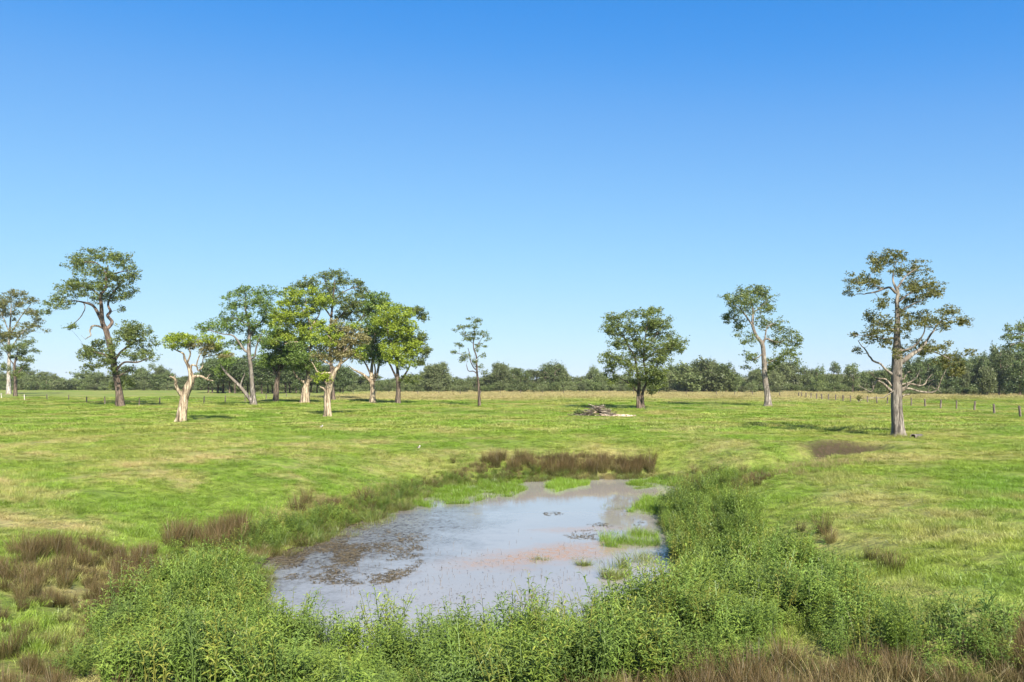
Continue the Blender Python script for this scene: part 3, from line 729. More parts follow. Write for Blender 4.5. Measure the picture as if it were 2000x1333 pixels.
make_tree('gum_tree', 'white-trunked gum with tall airy crown by the white fence posts', T(
    trunks=[[(16.6,770.6,4.4),(17,750,3.8),(17,727,3.2),(18,695,2.6),(17,668,2),(20,630,1.4),(22,590,.7)]],
    limbs=[[(18,690,1.6),(35,660,1.2),(55,640,.7)],[(17,660,1.4),(40,620,1),(60,595,.6)],[(18,650,1.2),(4,615,.9),(-8,598,.6)],[(17,690,1.4),(0,665,1),(-18,645,.6)]],
    blobs=[(20,574,11,6),(40,574,8,6),(58,587,12,6),(9,590,11,9),(36,594,10,8),(61,612,13,7),(74,625,8,6),(25,612,10,7),(7,612,8,9),(54,639,18,7),(22,654,19,8),(4,661,14,8),(90,646,6,2.5),(-15,600,18,13),(-22,640,20,13),(-15,690,15,10)],
    bark=b_white, leafmats=[L_brown], leaf=2.9, cluster=3.8, dens=1.0, grow=1.55))
make_tree('gum_tree', 'shorter pinkish-trunked gum close beside the white-trunked gum', T(
    trunks=[[(30,775,3.6),(30,745,2.9),(28,727,2.3),(29,709,1.8),(34,690,1.1),(38,675,.6)]],
    limbs=[[(29,735,1.5),(40,724,1.1),(48,712,.6)],[(29,715,1.2),(18,700,.8),(12,688,.5)],[(31,705,1),(50,690,.7),(64,685,.4)]],
    blobs=[(58,668,11,6),(41,677,12,7),(67,686,8,5),(41,693,15,8),(50,704,11,6),(18,682,12,7),(43,718,13,6),(32,731,11,5),(7,716,10,7)],
    bark=b_brown, leafmats=[L_olive], leaf=2.8, cluster=3.8, grow=1.5))
make_tree('gum_tree', 'gum reaching in over the casuarinas with layered feathery boughs', T(
    trunks=[[(2024,788,5),(2023,740,4),(2018,700,3),(2014,665,2),(2008,640,1)]],
    limbs=[[(2016,680,1.6),(1995,668,1.1),(1972,675,.6)],[(2014,664,1.5),(1990,652,1),(1960,656,.5)],[(2010,645,1.2),(1992,638,.8)],[(2015,668,1.4),(2035,650,.8)]],
    blobs=[(1985,640,18,8),(2005,633,18,8),(1963,657,13,5),(1985,661,19,6),(1975,676,15,5),(2022,650,22,13),(2034,680,18,13),(2000,680,14,7)],
    bark=b_grey, leafmats=[L_olive]))

# ---- the grove behind the clump: individual stems with a common dark canopy
def random_spec(u, base, top, hw, leaf, barkm, kind='round', dens=1.0, stems=1, low=.46):
    h = base - top
    bl = []
    tr_, li = [], []
    for k in range(stems):
        du = (k - (stems - 1) / 2) * hw * 0.35 + rng.uniform(-2, 2)
        lean = rng.uniform(-0.1, 0.1) * h
        tr_.append([(u + du, base, max(1.1, h * 0.022)), (u + du + lean * .3, base - h * .3, max(.9, h * 0.017)), (u + du + lean, base - h * .62, max(.7, h * .011)), (u + du * 1.4 + lean, base - h * .85, .5)])
        for q_ in range(3):
            a = base - h * rng.uniform(.3, .6); sg = rng.choice([-1, 1])
            li.append([(u + du + lean * .5, a, h * .010), (u + du + sg * hw * .35, a - h * .12, h * .007), (u + du + sg * hw * .7, a - h * rng.uniform(.12, .3), .4)])
    nb = {'round': 16, 'flat': 14, 'cone': 14, 'open': 12, 'bush': 9}[kind]
    for k in range(nb):
        f = k / (nb - 1)
        if kind == 'cone':
            y = base - h * (0.16 + 0.80 * f); w = hw * (1.0 - 0.82 * f) ; bl.append((u + rng.uniform(-.55, .55) * w, y, max(2.5, w * .62), h * .085))
        elif kind == 'flat':
            y = base - h * (rng.uniform(.62, .95) if k > 3 else rng.uniform(.2, .6)); w = hw * (0.95 - 0.3 * (base - y) / h); bl.append((u + rng.uniform(-1, 1) * w, y, hw * .34, h * .07))
        elif kind == 'open':
            y = base - h * rng.uniform(.22, .96); bl.append((u + rng.uniform(-1, 1) * hw * (1.1 - .8 * (base - y) / h), y, hw * .34, h * .09))
        elif kind == 'bush':
            y = base - h * rng.uniform(.12, .85); w = hw * math.sqrt(max(.1, 1 - ((base - y) / h) ** 2)); bl.append((u + rng.uniform(-1, 1) * w * .7, y, hw * .42, h * .17))
        else:
            a = rng.uniform(0, math.pi); r_ = math.sqrt(rng.random())
            bl.append((u + math.cos(a) * hw * .72 * r_, base - h * (low + (.9 - low) * math.sin(a) * r_) , hw * .40, h * .13))
    return T(trunks=tr_, limbs=li, blobs=bl, bark=barkm, leafmats=[leaf], leaf=2.6, cluster=4.0, leaves=30, dens=dens, sides=6, depth=.9)
grove = [(412,768.5,712,22),(432,768,690,28),(455,769,700,26),(478,768,705,22),(505,769,700,28),(528,768.5,708,24),(562,768,705,26),(585,769,715,22),(612,768,712,26),(640,768.5,720,22),(668,768,722,20)]
for u, b, tp, hw in grove:
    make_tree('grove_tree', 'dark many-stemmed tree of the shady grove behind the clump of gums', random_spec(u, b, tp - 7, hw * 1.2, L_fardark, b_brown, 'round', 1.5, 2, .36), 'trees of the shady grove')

# ---- the far treeline: a few kinds, each standing tree its own object
def copy_tree(o, loc, scale, rz):
    c = link(o.copy()); c.location = loc; c.scale = scale; c.rotation_euler = (0, 0, rz)
    for ch in list(o.children):
        d = link(ch.copy(), c)
    return c
KIND = {}
def proto(kind, variant):
    """first use builds the tree, later uses copy it"""
    return KIND.setdefault((kind, variant), None)
LABEL = {'round': 'dense rounded tree in the far treeline', 'flat': 'flat-topped spreading tree in the far treeline', 'cone': 'dark pointed casuarina in the far treeline',
         'open': 'thin open-crowned tree in the far treeline', 'bush': 'low bushy scrub tree under the far treeline'}
def far_tree(kind, u, base, top, hw, dY=0.0, label=None, name=None):
    Yb = CH * F / (base - HZ) + dY
    s_ = Yb / F
    x = (u - 1000) * s_
    z = float(height(np.array([x]), np.array([Yb]))[0])
    Hm = CH + (HZ - top + 2) * s_ - z                       # height in metres
    Wm = hw * s_
    var = int(rng.integers(0, 3))
    key = (kind, var)
    lab = label or LABEL[kind]
    nm = name or {'round': 'broadleaf_tree', 'flat': 'spreading_tree', 'cone': 'casuarina_tree', 'open': 'gum_tree', 'bush': 'scrub_tree'}[kind]
    if KIND.get(key) is None:
        leaf = {'round': L_far, 'flat': L_far, 'cone': L_fardark, 'open': L_far, 'bush': L_far}[kind]
        hh, ww = {'round': (48, 24), 'flat': (48, 27), 'cone': (75, 15), 'open': (52, 19), 'bush': (24, 18)}[kind]
        sp = random_spec(0, 0, -hh, ww, leaf, b_brown, kind, 1.3 if kind != 'open' else 1.0, 1, .16)
        if kind == 'bush': sp['leaf'] = 2.4
        sc = 0.2
        tr = make_tree(nm, lab, sp, 'trees of the far treeline', (0, sc * F, 0))
        cv_ = [ch for ch in tr.children if ch.name.startswith('crown')][0].data
        co = np.empty(len(cv_.vertices) * 3, np.float32); cv_.vertices.foreach_get('co', co); co = co.reshape(-1, 3)
        KIND[key] = (tr, float(np.percentile(co[:, 2], 98.5)), float(np.percentile(np.hypot(co[:, 0], co[:, 1]), 96)))
        o_ = tr
        o_.location = (x, Yb, z - .05); 
    else:
        o_ = copy_tree(KIND[key][0], (x, Yb, z - .05), (1, 1, 1), 0)
        o_.name = nm
    _, h0, w0 = KIND[key]
    o_.scale = (Wm / w0, Wm / w0, Hm / h0)
    o_.rotation_euler = (0, 0, rng.uniform(0, 6.28))
    tag(o_, lab, 'tree', 'trees of the far treeline')
    if label: del o_['group']
    return o_
# the trees that stand out, from the photograph
for kind, u, b, tp, hw, lab in [
    ('flat', 92, 762, 729, 20, 'flat-topped tree in the far scrub between the white-trunked gum and the leaning gum'),
    ('round', 168, 762, 728, 34, 'broad dark dome of a tree behind the leaning two-tier gum'),
    ('flat', 330, 762, 729, 15, 'small umbrella-shaped tree far behind the twisted paperbark'),
    ('round', 853, 766, 720, 30, 'dark domed tree in the treeline behind the lime-green edge tree'),
    ('flat', 980, 766, 712, 26, 'tall layered tree in the treeline behind the slender young gum'),
    ('flat', 1015, 766, 722, 20, 'lower spreading bough tree next to the tall layered tree'),
    ('round', 958, 766, 733, 26, 'dense rounded scrub tree directly behind the slender young gum trunk'),
    ('open', 1080, 766, 711, 28, 'ragged tree with a tufted top standing above the middle treeline'),
    ('open', 1166, 766, 726, 17, 'pale airy tree in the treeline beside the twin-trunked tree'),
    ('round', 1345, 767, 716, 34, 'high leafy tree at the near end of the raised wood behind the paddock'),
    ('round', 1385, 767, 708, 38, 'highest rounded tree of the raised wood behind the paddock'),
    ('round', 1418, 767, 716, 24, 'steep-sided tree ending the raised wood behind the paddock'),
    ('open', 1597, 768, 718, 16, 'thin pointed gum in front of the distant pale hill'),
    ('open', 1630, 768, 711, 14, 'tufted gum standing clear against the distant hill'),
    ('open', 1665, 768, 714, 18, 'twin-topped thin gum beside the distant hill gap'),
    ('cone', 1952, 773, 683, 20, 'tall pointed casuarina above the fence end'),
    ('cone', 1992, 774, 681, 26, 'broad dark casuarina at the edge of the wood above the fence'),
    ('round', 1928, 776, 722, 17, 'small pale round tree standing clear in front of the casuarinas'),
]:
    far_tree(kind, u, b, tp, hw, 0, lab)
PX = [-200,0,60,100,130,160,200,260,300,330,400,600,700,800,830,850,880,900,940,970,1000,1030,1050,1080,1110,1135,1165,1190,1300,1330,1380,1410,1430,1440,1500,1540,1570,1590,1650,1700,1780,1830,1880,1905,1940,1960,2000,2200]
PT = [735,736,738,736,745,738,735,737,733,742,742,738,741,745,737,728,737,745,740,733,730,737,738,728,738,740,735,745,737,724,716,719,735,742,727,724,733,733,739,731,708,706,706,703,698,694,692,690]
u = -170.0
while u < 2170:
    base = 765.5 if u < 1700 else 770.5
    if u < 420: base = 762
    top = float(np.interp(u, PX, PT)) + rng.normal() * 5.5 - 6.0
    hw = rng.uniform(13, 24)
    kk = rng.choice(['round', 'flat', 'open', 'bush'], p=[.45, .2, .22, .13])
    if u > 1740: kk = rng.choice(['round', 'cone'], p=[.35, .65]); hw *= .9
    if kk == 'bush': top = base - (base - top) * .72
    far_tree(kk, u + rng.uniform(-5, 5), base, top, hw, rng.uniform(0, 30))
    u += hw * rng.uniform(.75, 1.05)
u = -180.0
while u < 2180:                                              # second row, deeper in the wood
    base = 763.5 if u < 1700 else 768.0
    top = float(np.interp(u, PX, PT)) + abs(rng.normal()) * 4 - 1
    hw = rng.uniform(18, 28)
    far_tree('round', u, base, top, hw, 25)
    u += hw * 1.15
u = -190.0
while u < 2190:                                              # scrub along the foot of the wood
    base = 767.0 if u < 1700 else 772.5
    if u < 420: base = 763
    hw = rng.uniform(9, 17)
    far_tree('bush', u, base, base - rng.uniform(10, 19), hw, rng.uniform(0, 14))
    u += hw * 1.3

# ------------------------------------------------------------------ scatter: many copies of small plants on given points (geometry nodes)
def proto_obj(name, mb, mats, smooth=False):
    return bpy.data.objects.new(name, mb.mesh(name, mats, smooth))
def scatter(name, label, protos, pts, rot, scl, parent=None, cat=None):
    col = bpy.data.collections.new(name + '_kinds')
    for p in protos: col.objects.link(p)
    me = bpy.data.meshes.new(name)
    n_ = len(pts)
    me.vertices.add(n_); me.vertices.foreach_set('co', np.asarray(pts, np.float32).ravel())
    for an, kind, key, val in (('rot', 'FLOAT_VECTOR', 'vector', rot), ('scl', 'FLOAT_VECTOR', 'vector', scl), ('pick', 'INT', 'value', rng.integers(0, len(protos), n_))):
        a = me.attributes.new(an, kind, 'POINT')
        a.data.foreach_set(key, np.asarray(val, np.int32 if kind == 'INT' else np.float32).ravel())
    me.update()
    ob = link(bpy.data.objects.new(name, me), parent)
    ng = bpy.data.node_groups.new(name, 'GeometryNodeTree')
    ng.interface.new_socket('Geometry', in_out='INPUT', socket_type='NodeSocketGeometry')
    ng.interface.new_socket('Geometry', in_out='OUTPUT', socket_type='NodeSocketGeometry')
    N, Lk = ng.nodes, ng.links
    gi = N.new('NodeGroupInput'); go = N.new('NodeGroupOutput')
    ip = N.new('GeometryNodeInstanceOnPoints')
    ci = N.new('GeometryNodeCollectionInfo'); ci.inputs['Collection'].default_value = col
    ci.inputs['Separate Children'].default_value = True; ci.inputs['Reset Children'].default_value = True
    ip.inputs['Pick Instance'].default_value = True
    def attr(nm, t):
        x = N.new('GeometryNodeInputNamedAttribute'); x.data_type = t; x.inputs['Name'].default_value = nm; return x.outputs['Attribute']
    Lk.new(gi.outputs[0], ip.inputs['Points'])
    Lk.new(ci.outputs[0], ip.inputs['Instance'])
    Lk.new(attr('pick', 'INT'), ip.inputs['Instance Index'])
    e2r = N.new('FunctionNodeEulerToRotation'); Lk.new(attr('rot', 'FLOAT_VECTOR'), e2r.inputs[0]); Lk.new(e2r.outputs[0], ip.inputs['Rotation'])
    Lk.new(attr('scl', 'FLOAT_VECTOR'), ip.inputs['Scale'])
    Lk.new(ip.outputs[0], go.inputs[0])
    md = ob.modifiers.new('scatter', 'NODES'); md.node_group = ng
    tag(ob, label, cat, kind='stuff')
    return ob

def blades(mb, n_, spread, h0, h1, w, lean, bend, tint0=0.0, tint1=1.0, segs=2, pw=1.0):
    """thin bent blades growing from a small patch"""
    a = rng.uniform(0, 2 * np.pi, n_); r = spread * np.sqrt(rng.random(n_))
    base = np.stack([r * np.cos(a), r * np.sin(a), np.full(n_, -0.01)], 1)
    h = rng.uniform(h0, h1, n_)
    az = a + rng.normal(size=n_) * 0.9
    out = np.stack([np.cos(az), np.sin(az), np.zeros(n_)], 1)
    side = np.stack([-np.sin(az), np.cos(az), np.zeros(n_)], 1)
    fx = rng.uniform(0, np.pi, n_)
    side = side * np.cos(fx)[:, None] + out * np.sin(fx)[:, None] * 0.7
    le = (lean * rng.uniform(0.2, 1.2, n_) * h)[:, None]; be = (bend * rng.uniform(0, 1.2, n_) * h)[:, None]
    rows = []
    for k in range(segs + 1):
        f = k / segs
        c = base + np.array([0, 0, 1]) * (h * (f - 0.18 * bend * f * f))[:, None] + out * (le * f + be * f * f)
        wd = w * (1 - f) ** 0.7 * rng.uniform(0.7, 1.2, n_)[:, None] if k < segs else None
        rows.append((c, wd))
    tint = tint0 + (tint1 - tint0) * rng.random(n_) ** pw
    v, f = [], []
    npv = 2 * segs + 1
    V = np.zeros((n_, npv, 3))
    for k in range(segs):
        c, wd = rows[k]
        V[:, 2 * k] = c - side * wd / 2; V[:, 2 * k + 1] = c + side * wd / 2
    V[:, -1] = rows[segs][0]
    b0 = np.arange(n_)[:, None] * npv
    tt = np.repeat(tint, npv)
    q = np.concatenate([b0 + np.array([2 * k, 2 * k + 1, 2 * k + 3, 2 * k + 2]) for k in range(segs - 1)]) if segs > 1 else None
    t3 = b0 + np.array([2 * segs - 2, 2 * segs - 1, 2 * segs])
    n0 = mb.n
    mb.add(V.reshape(-1, 3), t3, tt)
    if q is not None:
        mb.l.append((q + n0).ravel()); mb.t.append(np.full(len(q), 4)); mb.m.append(np.zeros(len(q), int))

def in_poly(px, py, poly):
    ins = np.zeros(np.shape(px), bool); p = np.asarray(poly, float)
    for i in range(len(p)):
        a, b = p[i], p[(i + 1) % len(p)]
        with np.errstate(divide='ignore', invalid='ignore'):
            ins ^= ((a[1] > py) != (b[1] > py)) & (px < (b[0] - a[0]) * (py - a[1]) / (b[1] - a[1]) + a[0])
    return ins
def poly_points(polys, dens, y0, y1, keep=None):
    """random ground points whose foot falls inside the traced outlines"""
    W_ = 0.80 * y1
    n_ = int(2 * W_ * (y1 - y0) * dens)
    x = rng.uniform(-W_, W_, n_); y = rng.uniform(y0, y1, n_)
    z = height(x, y)
    px, py = to_px(x, y, z)
    ok = np.zeros(n_, bool)
    for p in polys: ok |= in_poly(px, py, p)
    if keep is not None: ok &= keep(x, y, z)
    return x[ok], y[ok], z[ok]
def rots(n_, tilt=0.12):
    return np.stack([rng.normal(size=n_) * tilt, rng.normal(size=n_) * tilt, rng.uniform(0, 6.28, n_)], 1)

# ---- short paddock grass
gp = []
for k in range(4):
    m_ = MB(); blades(m_, 90, 0.27, 0.05, 0.17, 0.011, 0.6, 0.7, 0, 1); gp.append(proto_obj('grass_patch', m_, m_grass))
gp2 = []
for k in range(3):
    m_ = MB(); blades(m_, 130, 0.75, 0.08, 0.24, 0.035, 0.7, 0.8, 0, 1, 2); gp2.append(proto_obj('grass_patch_coarse', m_, m_grass))
def frustum_points(dens, y0, y1, marg=1.18, extra=4):
    A = 0.637 * marg
    n_ = int(dens * (A * (y1 * y1 - y0 * y0) + 2 * extra * (y1 - y0)))
    y = np.sqrt(rng.uniform(y0 * y0, y1 * y1, n_))
    x = rng.uniform(-1, 1, n_) * (A * y + extra)
    return x, y
x, y = frustum_points(15, 8.5, 40)
x2, y2 = frustum_points(8, 40, 66)
x = np.concatenate([x, x2]); y = np.concatenate([y, y2])
d = pond_dist(x, y); hd_ = np.hypot((x - HOLE[0]) / 1.7, (y - HOLE[1]) / 1.2)
bare = fbm(x / 3.1 + 60, y / 3.1, 4)
ok = (d > 0.12) & (hd_ > 1.35) & (rng.random(len(x)) > 0.6 * np.exp(-(ditch_dist(x, y) / 1.2) ** 4)) & (bare < 0.42) & (rng.random(len(x)) < np.where(y < 12.8, .35, 1))
x, y = x[ok], y[ok]
clump = np.clip(0.75 + 1.5 * fbm(x / 1.3, y / 1.0, 3) + 0.6 * fbm(x / 6, y / 6, 2), 0.35, 1.9)
hs = clump * rng.uniform(0.7, 1.25, len(x))
ws = rng.uniform(0.85, 1.3, len(x)) * np.where(y > 40, 1.35, 1.0)
scatter('paddock_grass', 'short green grass of the near paddock', gp, np.stack([x, y, height(x, y)], 1), rots(len(x)), np.stack([ws, ws, hs], 1))
x, y = frustum_points(1.25, 62, 110); x2, y2 = frustum_points(0.5, 110, 200)
x = np.concatenate([x, x2]); y = np.concatenate([y, y2])
hs = np.clip(0.75 + 1.6 * fbm(x / 4, y / 5, 3), 0.35, 1.8) * rng.uniform(.7, 1.2, len(x)); ws = rng.uniform(0.9, 1.4, len(x)) * (1 + (y - 60) / 140)
scatter('far_grass', 'grass of the paddock beyond the pond, running to the far fence', gp2, np.stack([x, y, height(x, y)], 1), rots(len(x), .05), np.stack([ws, ws, hs], 1))
x, y = frustum_points(0.55, 10, 60); ok = (pond_dist(x, y) > 1.2) & (fbm(x / 5 + 3, y / 5, 3) > 0.0); x, y = x[ok], y[ok]
ws = rng.uniform(.5, 1.2, len(x))
scatter('grass_tufts', 'taller uneven grass tufts dotted over the near paddock', gp, np.stack([x, y, height(x, y)], 1), rots(len(x), .2), np.stack([ws, ws, rng.uniform(1.3, 2.6, len(x))], 1))
bx, by = [], []
for X_, Y_, r_ in BASES:
    k_ = 26; a_ = rng.uniform(0, 6.28, k_); q_ = r_ + rng.uniform(.05, 1.3, k_) ** 1.5
    bx += list(X_ + np.cos(a_) * q_); by += list(Y_ + np.sin(a_) * q_)
x, y = np.array(bx), np.array(by); ws = rng.uniform(.4, 1.0, len(x))
scatter('base_grass', 'rank grass left ungrazed around the tree trunks', gp, np.stack([x, y, height(x, y)], 1), rots(len(x), .2), np.stack([ws, ws, rng.uniform(1.5, 3.6, len(x))], 1))
# ---- tall dry pasture beyond
gp3 = []
for k in range(3):
    m_ = MB(); blades(m_, 90, 0.9, 0.25, 0.62, 0.05, 0.35, 0.5, 0, 1, 2); gp3.append(proto_obj('dry_patch', m_, m_grass))
x, y = frustum_points(0.30, 185, 318); ok = (x > -52) & (fbm(x / 20, y / 14, 3) > -0.22); x, y = x[ok], y[ok]
ws = rng.uniform(.9, 1.7, len(x))
scatter('dry_pasture', 'tall straw-coloured pasture in front of the far treeline', gp3, np.stack([x, y, height(x, y)], 1), rots(len(x), .05), np.stack([ws, ws, rng.uniform(.6, 1.3, len(x))], 1))

# ---- leafy waterside weed: stems with drooping lance-shaped leaves
def weed_proto(stems, hmin, hmax, nl, mat=None, ls=1.0):
    m_ = MB()
    for _ in range(stems):
        a = rng.uniform(0, 6.28); r = 0.16 * math.sqrt(rng.random())
        b = np.array([r * math.cos(a), r * math.sin(a), -0.03]); h = rng.uniform(hmin, hmax)
        ln = rng.uniform(.08, .34) * h; az = a + rng.normal() * .6
        tip = b + [ln * math.cos(az), ln * math.sin(az), h]
        pth = smooth_path([b, (b + tip) / 2 + [0, 0, h * .08] - np.array([math.cos(az), math.sin(az), 0]) * ln * .2, tip], 3)
        tube(m_, pth, np.linspace(.006, .0025, len(pth)), 3, 0.15)
        ts = np.linspace(.22, 1.0, nl) + rng.normal(size=nl) * .02
        ts = np.clip(ts, 0, 1)
        c = np.stack([np.interp(ts, np.linspace(0, 1, len(pth)), pth[:, k]) for k in range(3)], 1)
        th = np.arange(nl) * 2.4 + rng.uniform(0, 6) + rng.normal(size=nl) * .3
        out = np.stack([np.cos(th), np.sin(th), np.zeros(nl)], 1); sd = np.stack([-np.sin(th), np.cos(th), np.zeros(nl)], 1)
        up = rng.uniform(.15, .9, nl)[:, None]
        L_ = (ls * rng.uniform(.085, .15, nl) * np.interp(ts, [0, .3, .8, 1], [.7, 1, 1, .65]))[:, None]; Wd = L_ * .105
        z_ = np.array([0, 0, 1.0])
        dr = rng.uniform(.1, .55, nl)[:, None]
        p0 = c; p1 = c + out * L_ * .45 + z_ * L_ * up * .45; p2 = c + out * L_ * .95 + z_ * L_ * (up * .62 - dr * .45)
        V = np.stack([p0, p1 - sd * Wd + z_ * Wd * .5, p1, p1 + sd * Wd + z_ * Wd * .5, p2], 1).reshape(-1, 3)
        b0 = np.arange(nl)[:, None] * 5
        f = np.concatenate([b0 + [0, 2, 1], b0 + [0, 3, 2], b0 + [1, 2, 4], b0 + [2, 3, 4]])
        tn = np.clip(np.interp(ts, [0, .5, 1], [.15, .45, .85]) + rng.normal(size=nl) * .18, 0, 1)
        m_.add(V, f, np.repeat(tn, 5))
    return proto_obj('weed_plant', m_, mat or m_weed)
weeds = [weed_proto(8, .35, .85, 18) for _ in range(6)] + [weed_proto(8, .35, .75, 17, m_weed2, .8) for _ in range(2)] + [weed_proto(5, .35, .9, 13, m_weed3, .9)]
hbase = 1.0
def thicket(name, label, polys, dens, y0, y1, hmul=1.0, keep=None, fall=1.0):
    x, y, z = poly_points(polys, dens, y0, y1, keep)
    hgt = np.clip(0.98 + 1.35 * fbm(x / 1.4 + 9, y / 1.4, 2), .40, 1.55) * rng.uniform(.8, 1.15, len(x)) * hmul
    hgt = hgt * np.interp(pond_dist(x, y), [-.5, .3, 2.5, 4.5, 8], [.75, 1.05, 1.05, 1 - .1 * fall, 1 - .5 * fall])
    k_ = fbm(x / 1.1 + 30, y / 1.1, 2) > (-.34 if fall else -.48); x, y, z, hgt = x[k_], y[k_], z[k_], hgt[k_]
    z = np.maximum(z, WL - .12)
    scatter(name, label, weeds, np.stack([x, y, z], 1), rots(len(x), .10), np.stack([np.clip(hgt, .7, 1.3) * 1.05] * 2 + [hgt], 1))
def near_water(lim): return lambda x, y, z: pond_dist(x, y) > -lim
thicket('weed_thicket', 'leafy green weed thicket lining the near bank of the pond',
        [[(330,1150),(470,1135),(500,1180),(520,1230),(650,1285),(800,1300),(900,1300),(1010,1270),(1110,1245),(1210,1222),(1300,1180),(1400,1180),(1480,1290),(1460,1330),(1300,1345),(1120,1365),(1000,1400),(700,1415),(500,1405),(380,1368),(250,1365),(130,1330),(170,1240),(240,1190)]],
        12.5, 9.5, 27, 1.1, near_water(.35), 0)
thicket('weed_thicket', 'tall green weed thicket mounded along the right bank of the pond',
        [[(1280,1000),(1350,985),(1440,985),(1470,1010),(1520,1070),(1640,1140),(1760,1215),(1810,1280),(1790,1340),(1640,1370),(1500,1340),(1400,1190),(1330,1180),(1320,1100),(1300,1050)]],
        12, 12, 46, 1.3, near_water(.6))
thicket('weed_thicket', 'low clumps of green weed on the left pond edge below the brown rushes',
        [[(490,1060),(560,1035),(600,1020),(640,1020),(600,1062),(545,1078),(495,1085)],[(610,1020),(660,995),(720,990),(760,985),(750,1003),(690,1025),(630,1040)]], 15, 26, 46, .8)
thicket('weed_thicket', 'small bright weed bushes under the rush bank at the far end of the pond',
        [[(935,932),(985,920),(1045,920),(1055,932),(1000,938),(940,942)]], 10, 38, 60, .65)
thicket('weed_thicket', 'loose leafy weeds among brown grass at the right foreground corner',
        [[(1640,1210),(1780,1220),(1860,1215),(1980,1240),(2010,1310),(1900,1350),(1700,1350),(1600,1300)],[(1380,945),(1450,950),(1470,980),(1420,985)]], 6, 11, 50, .95, None, 0)

thicket('weed_belt', 'ragged mixed weeds spilling down the left bank to the water',
        [[(480,1092),(560,1072),(640,1042),(770,998),(812,972),(860,952),(940,946),(930,930),(850,940),(740,962),(640,992),(560,1022),(480,1052),(330,1085),(300,1140),(480,1112)]], 8, 22, 52, .62, near_water(.3))
thicket('weed_belt', 'low scruffy weeds between the far right pond corner and the gully',
        [[(1330,940),(1400,925),(1500,925),(1520,940),(1460,960),(1440,985),(1350,985),(1335,960)]], 4, 30, 56, .6, near_water(.2))
# ---- rushes and dry grass
def tussock_proto(name, n_, spread, h0, h1, mat, w=.009, lean=.25, bend=.25):
    m_ = MB(); blades(m_, n_, spread, h0, h1, w, lean, bend, 0, 1, 3, 1.0); return m_.mesh(name, mat, False)
rush_me = [tussock_proto('rush_tussock', 170, .20, .40, .95, m_rush, .011) for _ in range(5)]
rush_p = [bpy.data.objects.new('rush_kind', m_) for m_ in rush_me]
x, y, z = poly_points([[(120,1345),(250,1372),(380,1375),(500,1412),(700,1425),(1000,1410),(1120,1372),(1300,1350),(1460,1335),(1500,1320),(1640,1365),(1790,1335),(2080,1250),(2120,1460),(-60,1480)]], 5.5, 9, 24)
xb, yb, zb = poly_points([[(1040,1385),(1120,1365),(1300,1345),(1470,1290),(1560,1290),(1640,1310),(1800,1280),(2090,1190),(2130,1480),(1000,1480)]], 8.0, 9, 16)
x = np.concatenate([x, xb]); y = np.concatenate([y, yb]); z = np.concatenate([z, zb])
xa, ya, za = poly_points([[(-60,1130),(40,1075),(130,1060),(300,1085),(330,1120),(240,1190),(170,1240),(130,1330),(200,1400),(-100,1440)]], 6.5, 9, 27)
x = np.concatenate([x, xa]); y = np.concatenate([y, ya]); z = np.concatenate([z, za])
hs = np.clip(.54 + .40 * fbm(x / 1.6, y / 1.6, 3), .25, .8) * rng.uniform(.6, 1.15, len(x))
scatter('dry_rushes', 'brown dry rushes and dead grass along the foreground edge', rush_p, np.stack([x, y, z], 1), rots(len(x), .15), np.stack([hs * 1.25, hs * 1.25, hs], 1))
x, y, z = poly_points([[(880,915),(950,893),(1100,890),(1270,897),(1300,925),(1270,934),(1060,938),(930,944),(830,952),(760,975),(740,962)],[(1290,930),(1400,915),(1480,925),(1520,938),(1440,965),(1350,945)],
                       [(330,1085),(480,1045),(640,985),(740,958),(760,985),(640,1025),(500,1085),(330,1135)]], 3.8, 22, 62)
hs = np.clip(.42 + .5 * fbm(x / 2, y / 2, 2), .18, .75) * rng.uniform(.7, 1.1, len(x))
scatter('bank_rushes', 'low warm-brown rushes and sedge covering the far and left pond banks', rush_p, np.stack([x, y, z], 1), rots(len(x), .15), np.stack([hs * 1.6, hs * 1.6, hs], 1))
# ---- ragged fringe where bank and water meet
x, y = frustum_points(14, 20, 50, .75, 1); d_ = pond_dist(x, y)
ok = (d_ > -.45) & (d_ < .9) & (fbm(x / .9 + 5, y / .9, 3) > -.12 + .30 * np.clip(-d_, 0, 1)) & ~((x > 3) & (y < 30))
x, y = x[ok], y[ok]; z = np.maximum(height(x, y), WL - .05)
fr_p = [bpy.data.objects.new('fringe_kind', tussock_proto('sedge_fringe', 110, .22, .12, .42, mm_, .012, .5, .5)) for mm_ in (m_sedgegreen, m_sedgegreen, m_weed2, m_rush)]
hs = rng.uniform(.5, 1.25, len(x))
scatter('shore_fringe', 'ragged sedge and grass fringe along the waterline', fr_p, np.stack([x, y, z], 1), rots(len(x), .15), np.stack([hs * 1.1, hs * 1.1, hs], 1))
straw_me = [tussock_proto('straw', 110, .30, .15, .45, m_straw, .009, .6, .7) for _ in range(3)]
x, y, z = poly_points([[(1500,1350),(2080,1260),(2120,1460),(1500,1480)],
                       [(880,905),(960,890),(1270,895),(1290,935),(1150,940),(960,935),(830,950)],[(560,985),(760,950),(830,955),(760,990),(600,1010),(420,1060)],[(1500,925),(1600,905),(1720,900),(1680,915),(1540,935)]], 3.0, 9, 62)
scatter('dead_grass', 'tangled dead grass between the rushes', [bpy.data.objects.new('straw_kind', m_) for m_ in straw_me], np.stack([x, y, z], 1), rots(len(x), .2), np.stack([rng.uniform(.7, 1.2, len(x))] * 3, 1))

